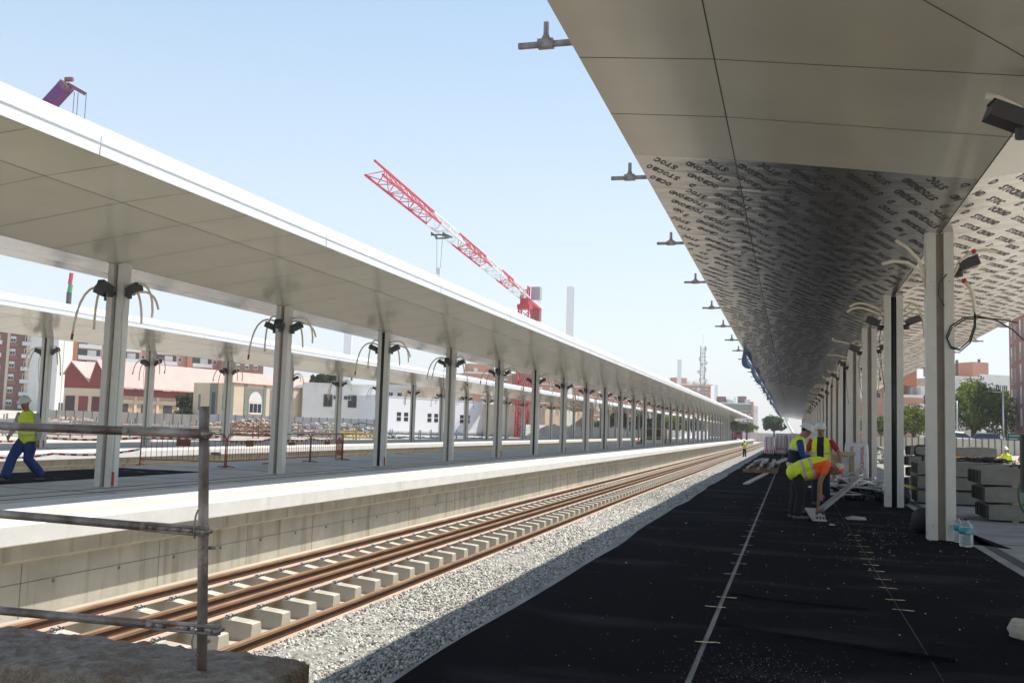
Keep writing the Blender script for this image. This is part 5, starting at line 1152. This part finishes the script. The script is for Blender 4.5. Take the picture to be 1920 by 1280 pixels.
# lattice antenna
p = pd(1316, 800, 330); z0 = gz(p.x); zt = pd(1316, 647, 330).z
an = thing('antenna_mast', 'tall grey lattice antenna mast behind the stepped orange block', 'antenna mast', (p.x, p.y, z0)); m = MB(an.location); lattice(m, p*1.0-Vector((0, 0, p.z-z0)), (p.x, p.y, zt), 1.5, 26, 0, .16, .09); m.build('lattice', mat('mast_grey', (.30, .28, .30), .6), an)
m = MB(an.location); m.tube([(p.x, p.y, zt), (p.x, p.y, zt+4)], .06, 5)
for k in range(14): a = k*2.4; z = zt-1-k*.9; m.box((p.x+1.1*math.cos(a), p.y+1.1*math.sin(a), z), (.35, .35, 1.3))
for k in range(4): m.lathe([(0, 0), (.6, .1), (.6, .3), (0, .35)], (p.x+1.2*(-1)**k, p.y-.8, zt-6-3*k), 10, 0, Matrix.Rotation(math.pi/2, 3, 'X'))
m.build('antennas', m_railing, an)
# ------------------------------------------------------------------ trees
def leafmat(n, a, b):
    m = mat(n, a, .7, col2=b, mix=(.35, .7), scale=1.2, island=.35, spec=.2, world=True); t = m.node_tree; pb = t.nodes['Principled BSDF']
    tr = t.nodes.new('ShaderNodeBsdfTranslucent'); mx = t.nodes.new('ShaderNodeMixShader'); mx.inputs[0].default_value = .42
    src = pb.inputs['Base Color'].links[0].from_socket; t.links.new(src, tr.inputs[0]); t.links.new(pb.outputs[0], mx.inputs[1]); t.links.new(tr.outputs[0], mx.inputs[2])
    t.links.new(mx.outputs[0], t.nodes['Material Output'].inputs[0]); return m
m_leafa = leafmat('leaf_bright', (.10, .135, .018), (.22, .26, .035)); m_leafb = leafmat('leaf_dark', (.035, .058, .015), (.08, .11, .025)); m_leafg = leafmat('leaf_grey', (.05, .065, .04), (.10, .11, .07))
m_bark = mat('bark', (.10, .075, .055), .9, var=.25)
def tree(label, x, d, ytop, halfw, ybot, leaf, seed, n=1500, ls=.32, group='street trees', z0=None, shape=1.0):
    r = np.random.default_rng(seed); c = pd(x, (ytop+ybot)/2, d); rx = halfw*d/F_PX; rz = (ybot-ytop)/2*d/F_PX; zb = gz(c.x) if z0 is None else z0
    t = thing('tree', label, 'tree', (c.x, c.y, zb), 0, group); m = MB(t.location); rr = random.Random(seed)
    top = c.z-rz*.3; m.tube([(c.x, c.y, zb-.3), (c.x+.1, c.y, (zb+top)/2), (c.x, c.y, top)], [rx*.09, rx*.07, rx*.05], 8)
    for k in range(7):
        a = k*.9+rr.random(); m.tube([(c.x, c.y, zb+(top-zb)*(.6+.05*k)), (c.x+rx*.35*math.cos(a), c.y+rx*.35*math.sin(a), c.z-rz*.1), (c.x+rx*.7*math.cos(a), c.y+rx*.7*math.sin(a), c.z+rz*rr.uniform(0, .5))], [rx*.04, rx*.03, rx*.012], 6)
    m.build('trunk', m_bark, t, True)
    nc = 46; u = r.standard_normal((nc, 3)); u /= np.linalg.norm(u, axis=1, keepdims=True); u[:, 2] = np.where(u[:, 2] < -.5, -u[:, 2], u[:, 2])
    cc = u*(.45+.5*r.random((nc, 1)))*[rx, rx, rz]; cr_ = (.22+.2*r.random(nc))*min(rx, rz*1.3)
    idx = r.integers(0, nc, n); q = r.standard_normal((n, 3)); q /= np.linalg.norm(q, axis=1, keepdims=True)
    P_ = cc[idx]+q*cr_[idx][:, None]*(.55+.5*r.random((n, 1)))*[1, 1, .85]
    a1 = r.standard_normal((n, 3)); a1 /= np.linalg.norm(a1, axis=1, keepdims=True); a2 = np.cross(a1, q+.5*r.standard_normal((n, 3))); a2 /= np.linalg.norm(a2, axis=1, keepdims=True)+1e-6
    s = ls*(.6+.8*r.random((n, 1))); o_ = np.array([0, 0, c.z-zb]); B_ = P_+o_
    V = np.stack([B_-a1*s, B_+a2*s*.6, B_+a1*s, B_-a2*s*.6], 1).reshape(-1, 3)
    me = bpy.data.meshes.new('crown'); me.from_pydata(V.tolist(), [], [(4*i, 4*i+1, 4*i+2, 4*i+3) for i in range(n)]); me.materials.append(leaf); me.update()
    o = bpy.data.objects.new('crown', me); COL.objects.link(o); o.parent = t; return t
tree('large bushy bright green tree right of the nearest column', 1824, 112, 716, 74, 832, m_leafa, 1, 11000, .16, z0=.8)
tree('bright green tree partly behind the brick building edge', 1886, 122, 730, 36, 822, m_leafa, 2, 3200, .17, z0=.8)
tree('bright green round tree between the first and second right columns', 1712, 128, 762, 42, 832, m_leafa, 3, 4500, .17, z0=.8)
tree('darker tree just left of the nearest right column', 1742, 140, 738, 14, 806, m_leafb, 4, 900, .22, z0=.8)
tree('tree seen between the second and third right columns', 1640, 135, 775, 22, 825, m_leafa, 5, 1200, .24, z0=.8)
tree('tree sliver seen left of the third right column', 1600, 145, 772, 18, 826, m_leafa, 6, 800, .26, z0=.8)
tree('dark round umbrella tree at the far end of the tracks', 1451, 300, 779, 20, 815, m_leafb, 7, 3600, .34, z0=1)
tree('dark green shrub tree by the hangar cars', 353, 140, 735, 21, 782, m_leafb, 8, 1500, .22, 'trees by the left street', z0=.3)
tree('grey green olive bush below the dark shrub tree', 345, 136, 766, 20, 800, m_leafg, 9, 1100, .20, 'trees by the left street', z0=.0)
tree('green treetops above the white building roof', 620, 175, 702, 42, 728, m_leafb, 10, 2200, .26, 'trees by the left street', z0=1)
tree('dark tree behind the tower crane foot', 1008, 180, 755, 18, 815, m_leafb, 11, 1300, .3, 'trees by the left street', z0=0)
tree('small tree at the corner of the cream stone building', 1026, 172, 775, 9, 816, m_leafa, 12, 500, .26, 'trees by the left street', z0=0)
for k, (x, yt, hw, lab) in enumerate(((1162, 775, 26, 'dark tree left of the yellow machines'), (1204, 779, 24, 'dark tree behind the yellow machines'), (1242, 778, 26, 'bright green tree right of the yellow machines'), (1268, 781, 18, 'second bright green tree right of the yellow machines'), (1302, 785, 20, 'small tree behind the end columns'), (1372, 790, 20, 'low tree under the canopy tip'), (1400, 794, 22, 'low bright tree right under the canopy tip'), (1122, 790, 12, 'little dark tree by the salmon wall'))):
    tree(lab, x, 215+k*6, yt, hw, 812, m_leafa if k in (2, 3, 5, 6) else m_leafb, 20+k, 1300, .34, 'trees beyond the farthest platform', z0=0)
# ------------------------------------------------------------------ street furniture
def lamp_post(label, x, ytop, d, arm):
    p = pd(x, 830, d); zt = pd(x, ytop, d).z; z0 = gz(p.x); t = thing('street_lamp', label, 'street lamp', (p.x, p.y, z0), 0, 'street lamps on the right'); h_ = zt-z0
    m = MB(); m.tube([(0, 0, 0), (0, 0, h_)], [.09, .06], 8); m.build('pole', m_alu, t, True); m = MB(); m.tube([(0, 0, h_-.05), (arm, 0, h_)], .035, 6); m.build('arm', m_alu, t); m = MB(); m.box((arm*1.25, 0, h_), (abs(arm)*.6, .22, .1)); m.build('lamp_head', m_dark, t)
lamp_post('thin street lamp just right of the nearest column', 1795, 751, 92, -.6); lamp_post('tall street lamp in front of the big green tree', 1882, 734, 92, -1.0); lamp_post('shorter street lamp close to the brick building', 1890, 774, 110, .7)
p = pd(1905, 822, 96); t = thing('road_sign', 'green road direction sign left of the brick building corner', 'road sign', (p.x, p.y, gz(p.x)))
zc = p.z-gz(p.x); m = MB(); m.bbox((-.75, -.03, zc-.5), (.75, .03, zc+.5)); m.build('panel', mat('sign_green', (.0, .12, .075), .4), t)
for k in range(3): m = MB(); m.bbox((-.6, -.045, zc+.24-.3*k), (.35-.2*k, -.031, zc+.33-.3*k)); m.build('lettering', m_railing, t)
for s in (-.6, .6): m = MB(); m.bbox((s-.04, .031, 0), (s+.04, .1, zc+.5)); m.build('post', m_alu, t)
def panel_fence(label, xl, dl, xr, dr, ytop_l, hgt, n, m_, z0, posts=True, name='panel_fence', rail_=True):
    A, B = pd(xl, 800, dl), pd(xr, 800, dr); A.z = B.z = 0; e = (B-A).normalized(); L = (B-A).length; t = thing(name, label, 'fence', (A.x, A.y, z0), math.atan2(e.y, e.x))
    for k in range(n):
        m = MB(); u0, u1 = L*k/n, L*(k+1)/n; m.bbox((u0+.03, 0, -.4), (u1-.03, .06, hgt))
        for j in range(5): m.bbox((u0+.05, -.02, hgt*(.1+.18*j)), (u1-.05, -.001, hgt*(.1+.18*j)+.05), 0)
        m.build('panel', m_, t)
        if posts: m = MB(); m.bbox((u0-.028, -.05, -.4), (u0+.028, .1, hgt+.08)); m.build('post', m_dark, t)
m_hoard = mat('hoarding_grey', (.36, .37, .39), .6, var=.08, scale=.5); m_fencew = mat('fence_cream', (.50, .46, .38), .8, var=.1)
panel_fence('cream panel fence with dark posts along the street on the right', 1640, 80, 1926, 78, 830, 1.55, 24, m_fencew, pd(1800, 858, 79).z)
panel_fence('grey hoarding with thin posts in front of the beige and white buildings', 375, 128, 716, 138, 785, 2.6, 22, m_hoard, -.6)
panel_fence('pale hoarding in front of the pink hangar doors', 70, 128, 374, 128, 770, 2.1, 18, mat('hoarding_pale', (.42, .38, .34), .8, var=.15, scale=.6), -.2)
panel_fence('whitish hoarding beyond the farthest platform toward the end columns', 985, 150, 1330, 330, 815, 2.4, 30, m_offw, -.4)
panel_fence('white and red site fence across the far end of the tracks', 1390, 330, 1545, 330, 812, 2.6, 20, mat('site_fence', (.6, .5, .48), .8, var=.2, scale=.4), -.6)
# cable draped along the hoarding
m = MB(pd(550, 790, 126)); pts = []
for i in range(41):
    x = 375+(700-375)*i/40; pts.append(pd(x, 791+6*abs(math.sin(i*.42)), 126.5+8*i/40))
m.tube(pts, .09, 6); tag(m.build('cable', m_black, None, True), 'sagging dark cable slung along the grey hoarding', 'cable')
# ------------------------------------------------------------------ vehicles
def car(label, x, y, d, rz, paint, z0=None):
    p = pd(x, y, d); p.z = z0 if z0 is not None else gz(p.x); t = thing('parked_car', label, 'car', tuple(p), rz, 'parked cars')
    def hull(pr, w0, w1, m_, nm):
        m = MB(); n = len(pr); vs = [(px, -w0*.5*q, pz_) for px, pz_, q in pr]+[(px, w0*.5*q, pz_) for px, pz_, q in pr]
        m.add(vs, [(i, (i+1) % n, n+(i+1) % n, n+i) for i in range(n)]+[tuple(range(n))[::-1], tuple(range(n, 2*n))]); o = m.build(nm, m_, t); bv = o.modifiers.new('b', 'BEVEL'); bv.width = .06; bv.segments = 2; return o
    hull([(-2.1, .35, 1), (2.1, .35, 1), (2.15, .6, .98), (2.0, .82, .95), (.9, .95, .97), (-1.9, 1.0, .95), (-2.15, .8, .97)], 1.75, 0, paint, 'body')
    hull([(-1.8, .95, .95), (1.0, .93, .95), (.35, 1.42, .78), (-1.2, 1.46, .78)], 1.7, 0, m_glass, 'windows')
    hull([(-1.25, 1.445, .8), (.38, 1.405, .8), (.2, 1.5, .72), (-1.1, 1.52, .72)], 1.68, 0, paint, 'roof')
    for sx in (-1.3, 1.3):
        for sy in (-.8, .8):
            m = MB(); m.tube([(sx, sy-.1, .32), (sx, sy+.1, .32)], .32, 14); w__ = m.build('wheel', m_black, t); m = MB(); m.tube([(sx, sy-.112, .32), (sx, sy+.112, .32)], .19, 10); m.build('rim', m_alu, w__)
    for sy in (-.6, .6): m = MB(); m.box((2.08, sy, .68), (.12, .35, .14)); m.build('headlight', m_railing, t)
m_carw = mat('white_paint', (.72, .72, .72), .25, var=.02)
car('white hatchback parked in front of the hangar, left one of the pair', 272, 792, 142, math.pi+.15, m_carw, .25); car('white saloon parked in front of the hangar, right one of the pair', 326, 792, 144, math.pi+.05, m_carw, .25)
car('white car behind the cream fence, just right of the nearest column', 1797, 835, 92, .3, m_carw, .9); car('silver car behind the cream fence under the big tree', 1838, 836, 94, math.pi, mat('silver_paint', (.45, .46, .48), .3, .4), .9)
# ------------------------------------------------------------------ barriers, tape, cones and machines on the middle platform
m_barr = mat('rusty_orange_bar', (.30, .085, .03), .65, var=.35, scale=6); m_plate = mat('barrier_plate', (.22, .07, .03), .6, var=.2)
def barrier_proto():
    t = thing('crowd_barrier', 'x', 'barrier', (0, 0, 0), 0, 'rusty crowd barriers on the middle platform'); L, H = 2.4, 1.08
    m = MB(); pts = [(0, 0, .0), (0, 0, H-.15)]+[(.15-.15*math.cos(a), 0, H-.15+.15*math.sin(a)) for a in (.5, 1.05, 1.57)]+[(L-.15+.15*math.sin(a), 0, H-.15+.15*math.cos(a)) for a in (0, .5, 1.05)]+[(L, 0, H-.15), (L, 0, 0)]
    m.tube(pts, .019, 8); m.tube([(0, 0, .2), (L, 0, .2)], .016, 7); m.tube([(0, 0, H-.22), (L, 0, H-.22)], .014, 7); m.build('frame', m_barr, t, True)
    m = MB()
    for k in range(1, 16): m.tube([(L*k/16, 0, .2), (L*k/16, 0, H-.22)], .008, 5)
    m.build('bars', m_barr, t)
    m = MB(); m.bbox((L/2-.2, -.012, H-.42), (L/2+.2, .012, H-.2)); m.build('plate', m_plate, t)
    for x in (0, L): m = MB(); m.tube([(x, -.3, .02), (x, 0, .06), (x, .3, .02)], .017, 6); m.build('foot', m_barr, t)
    return t
bp_ = barrier_proto()
B0 = [((262, 872), (421, 877), 'leftmost rusty orange crowd barrier, behind the scaffold post'), ((424, 876), (505, 871), 'second crowd barrier, joined to the leftmost one behind the scaffold post'), ((508, 870), (580, 866), 'third crowd barrier, right behind the second left column'), ((582, 866), (640, 862), 'fourth crowd barrier with red and white tape on its top rail')]
for k, (a, b_, lab) in enumerate(B0):
    A, B = pz(*a), pz(*b_); d = B-A; L = d.length; o = bp_ if k == 0 else copy_tree(bp_); o.location = (A.x, A.y, 0); o.rotation_euler = (0, 0, math.atan2(d.y, d.x)); o.scale = (L/2.4, 1, 1); o['label'] = lab
A = pz(642, 862); o = copy_tree(bp_); o.location = (A.x, A.y, 0); o.rotation_euler = (0, 0, 2.2); o.scale = (.7, 1, 1); o['label'] = 'last crowd barrier at the right end, turned crosswise and hung with tape'
m_tw, m_trd = mat('tape_white', (.7, .68, .66), .5), mat('tape_red', (.50, .03, .03), .5)
def tape(label, pts, w_=.07, seg=.17):
    m = MB(pts[0]); P_ = [Vector(p) for p in pts]; out = []
    for a, b_ in zip(P_, P_[1:]):
        n = max(2, int((b_-a).length/seg)); out += [a+(b_-a)*i/n-Vector((0, 0, .10*math.sin(math.pi*i/n))) for i in range(n)]
    out.append(P_[-1])
    for i, (a, b_) in enumerate(zip(out, out[1:])):
        sh = Vector((0, 0, w_/2)); k = (b_-a)*.4
        m.add([a-sh, b_-sh, b_+sh, a+sh], [(0, 1, 2, 3)], i % 2); m.add([a-sh+Vector((.003, .003, 0)), b_-sh+Vector((.003, .003, 0)), b_+sh+Vector((.003, .003, 0)), a+sh+Vector((.003, .003, 0))], [(3, 2, 1, 0)], i % 2)
    return tag(m.build('barrier_tape', [m_tw, m_trd]), label, 'tape')
def pY(x, y, Y): d = ray(x, y); return CAMP+d*(Y/d.y)
tape('red and white tape strung low at left, tied to the leftmost barrier', [pY(-40, 854, 24.5), pY(100, 850, 25.5), pY(262, 842, 26.9)])
tape('red and white tape strung higher along the farthest platform at left', [pY(-40, 826, 43), pY(90, 821, 44), pY(268, 820, 44.2), pY(430, 817, 51)], .13, .3)
tape('red and white tape draped over the top of the barriers', [pz(424, 876)+Vector((0, 0, .86)), pz(508, 870)+Vector((0, 0, .92)), pz(582, 866)+Vector((0, 0, .9)), pz(642, 862)+Vector((0, 0, .95))])
def cone(label, x, y):
    p = pz(x, y); t = thing('traffic_cone', label, 'cone', (p.x, p.y, 0), 0, 'traffic cones on the middle platform'); m = MB(); m.lathe([(.2, .05), (.17, .25), (.12, .5), (.05, .9), (.03, .95)], n=12); m.build('body', m_vesto, t, True); m = MB(); m.lathe([(.158, .34), (.128, .5)], n=12); m.build('band', m_railing, t); m = MB(); m.box((0, 0, .025), (.5, .5, .05)); m.build('base', m_dark, t)
cone('orange traffic cone left of the yellow machines', 1197, 832); cone('orange traffic cone right of the yellow machines', 1257, 831.5)
m_yel = mat('machine_ochre', (.42, .19, .02), .55, var=.25, scale=3)
def machine(label, x, y, rz):
    p = pz(x, y); t = thing('generator_trailer', label, 'machine', (p.x, p.y, 0), rz, 'yellow machines on the middle platform')
    m = MB(); m.box((0, 0, 1.35), (1.5, 2.2, 1.3), 0, None, .92); m.build('housing', m_yel, t); m = MB(); m.box((0, 0, .6), (1.3, 2.3, .16)); m.build('chassis', m_dark, t); m = MB(); m.tube([(.3, -.5, 2.0), (.3, -.5, 2.5)], .05, 6); m.build('exhaust', m_dark, t)
    for s in (-.7, .7): m = MB(); m.tube([(s-.1, .0, .35), (s+.1, .0, .35)], .35, 12); m.build('wheel', m_black, t)
    m = MB(); m.box((0, -1.11, 1.35), (1.0, .03, .8)); m.build('grille', m_dark, t)
machine('left one of two ochre trailer machines among the distant columns', 1213, 832, .2); machine('right one of two ochre trailer machines among the distant columns', 1236, 832, -.1)
# red vehicle at the platform end
p = pd(1383, 824, 255); t = thing('red_truck', 'small red truck at the far end of the middle platform', 'truck', (p.x, p.y, 0.0), .4)
m = MB(); m.box((0, 0, 1.5), (2, 2, 1.7), 0, None, .9); m.build('cab', m_crr, t); m = MB(); m.box((0, 3.2, 1.2), (2, 4, 1.0)); m.build('bed', m_railing, t); m = MB(); m.box((0, -1.0, 1.7), (1.7, .08, .7)); m.build('windscreen', m_glass, t)
for s in (-.9, .9):
    for y in (-.3, 3.8): m = MB(); m.tube([(s-.12, y, .45), (s+.12, y, .45)], .45, 12); m.build('wheel', m_black, t)
# ------------------------------------------------------------------ site clutter beyond the farthest platform
m_steel = mat('formwork_steel', (.36, .33, .30), .7, var=.3, scale=1, island=.4); m_rusty = mat('rebar_rust', (.25, .13, .08), .85, var=.3, island=.3)
def frames(label, x, y, d, w_, dep, h_, seed, m_, z0, n=40):
    p = pd(x, y, d); p.z = z0; t = thing('formwork_stack', label, 'formwork stack', tuple(p), YAW, 'building materials stacked on the site'); r = random.Random(seed); m = MB()
    lv = max(2, int(h_/.35))
    for k in range(lv):
        z = h_*(k+.5)/lv
        for j in range(3): y_ = dep*(j/2-.5); m.bar((-w_/2+r.uniform(-.3, .3), y_, z), (w_/2+r.uniform(-.3, .3), y_, z), .10, .12)
        for j in range(int(w_/.8)): m.bar((-w_/2+.8*j+r.uniform(-.2, .2), -dep/2, z+.1), (-w_/2+.8*j+r.uniform(-.2, .2), dep/2, z+.1), .08, .08)
    for j in range(max(3, int(w_/2.2))): u = -w_/2+w_*j/max(2, int(w_/2.2)-1); m.bar((u, -dep/2, 0), (u, -dep/2, h_+.3), .10, .10); m.bar((u, dep/2, 0), (u, dep/2, h_+.3), .1, .1)
    m.build('frames', m_, t); return t
frames('long stack of pale steel formwork frames at the far left of the site', 30, 815, 72, 9, 2, 1.3, 1, m_steel, -.22)
frames('stack of steel formwork between the walker and the first left column', 120, 815, 75, 8, 2, 1.35, 2, m_steel, -.22)
frames('rusty reinforcement stack left of the first left column', 160, 797, 95, 9, 2, 1.2, 3, m_rusty, -.22)
frames('formwork stack right of the first left column', 235, 812, 80, 8, 2, 1.1, 4, m_steel, -.22)
frames('formwork and boards under the scaffold rail, before the parked cars', 330, 812, 85, 9, 2, 1.1, 5, m_steel, -.22)
frames('brownish formwork stack before the beige building', 450, 812, 92, 9, 2, 1.2, 6, m_rusty, -.22)
frames('grey formwork stack before the white building', 590, 812, 100, 9, 2, 1.4, 7, m_steel, -.22)
frames('low stack of yellow beams behind the last barrier', 665, 817, 98, 4, 1.6, .9, 8, mat('beam_yellow', (.5, .36, .06), .7), -.22)
frames('bluish steel props stacked before the pale block', 760, 818, 112, 10, 2, .8, 9, mat('prop_blue', (.14, .2, .28), .6, var=.3), -.22)
frames('second row of bluish props stacked before the pale block', 880, 818, 125, 10, 2, .8, 10, mat('prop_grey', (.25, .29, .33), .6, var=.3), -.22)
def rubble(label, x, y, d, w_, h_, z0, seed, m_, n=500):
    p = pd(x, y, d); r = np.random.default_rng(seed); a = r.random(n)*6.283; q = r.random(n)**.6
    P_ = np.stack([p.x+w_*q*np.cos(a), p.y+w_*.5*q*np.sin(a), z0+h_*(1-q*q)*r.random(n)**.4], 1); o = stones('rubble_heap', P_, .55, m_); return tag(o, label, 'rubble heap', kind='stuff')
m_rub = mat('rubble_pink', (.38, .28, .23), .95, var=.2, world=True, island=.3); m_rubg = mat('rubble_grey', (.34, .32, .30), .95, var=.2, world=True, island=.35)
rubble('pinkish rubble heap in front of the grey hoarding', 480, 800, 112, 9, 1.7, -.2, 1, m_rub); rubble('grey rubble heap at the foot of the hangar hoarding', 130, 785, 112, 9, 1.6, -.6, 2, m_rub); rubble('grey spoil heap before the white building', 620, 806, 114, 9, 1.5, -.2, 3, m_rubg); rubble('pale spoil heap beyond the sleepers on the right', 1665, 850, 62, 3.2, .9, 0, 4, m_rubg, 300)
p = pd(1803, 852, 58); o = stones('netting_heap', np.stack([p.x+.9*RNG.standard_normal(260), p.y+.8*RNG.standard_normal(260), np.abs(p.z-.45+.22*RNG.standard_normal(260))], 1), .5, mat('orange_net', (.62, .25, .07), .8, var=.2, world=True, island=.3)); tag(o, 'heap of orange netting beyond the stacked sleepers', 'netting heap', kind='stuff')
# hills on the left horizon
m = MB(); n = 60; vs = []
for i in range(n+1):
    a = -1.35+.95*i/n; d = 2600; vs += [(d*math.sin(a), d*math.cos(a), 0), (1.25*d*math.sin(a), 1.25*d*math.cos(a), 95+45*math.sin(i*.31)+25*math.sin(i*.83+1)+12*math.sin(i*2.1)), (1.6*d*math.sin(a), 1.6*d*math.cos(a), 0)]
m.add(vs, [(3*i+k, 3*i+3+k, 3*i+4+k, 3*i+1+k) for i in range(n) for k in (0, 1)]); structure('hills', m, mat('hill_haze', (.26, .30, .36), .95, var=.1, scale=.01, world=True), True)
# white cherry picker arm beyond the near canopy end
a, b_ = pd(1487, 812, 260), pd(1474, 788, 262); m = MB(a); m.bar((a.x+1, a.y, 0.), a, .5, .5); m.bar(a, b_, .45, .45); m.box((b_.x, b_.y, b_.z+.5), (1.2, 1, 1)); tag(m.build('boom_lift', m_fascia), 'white boom lift arm beyond the end of the near canopy', 'boom lift')
# ------------------------------------------------------------------ air
hz = MB(); hz.bbox((-760, -120, -8), (620, 1150, 62)); hm_ = bpy.data.materials.new('haze'); hm_.use_nodes = True; t = hm_.node_tree; t.nodes.remove(t.nodes['Principled BSDF'])
pv = t.nodes.new('ShaderNodeVolumePrincipled'); pv.inputs['Color'].default_value = (.88, .92, 1.0, 1); pv.inputs['Density'].default_value = .00045; pv.inputs['Anisotropy'].default_value = .25
t.links.new(pv.outputs[0], t.nodes['Material Output'].inputs['Volume'])
tag(hz.build('haze', hm_), kind='stuff')
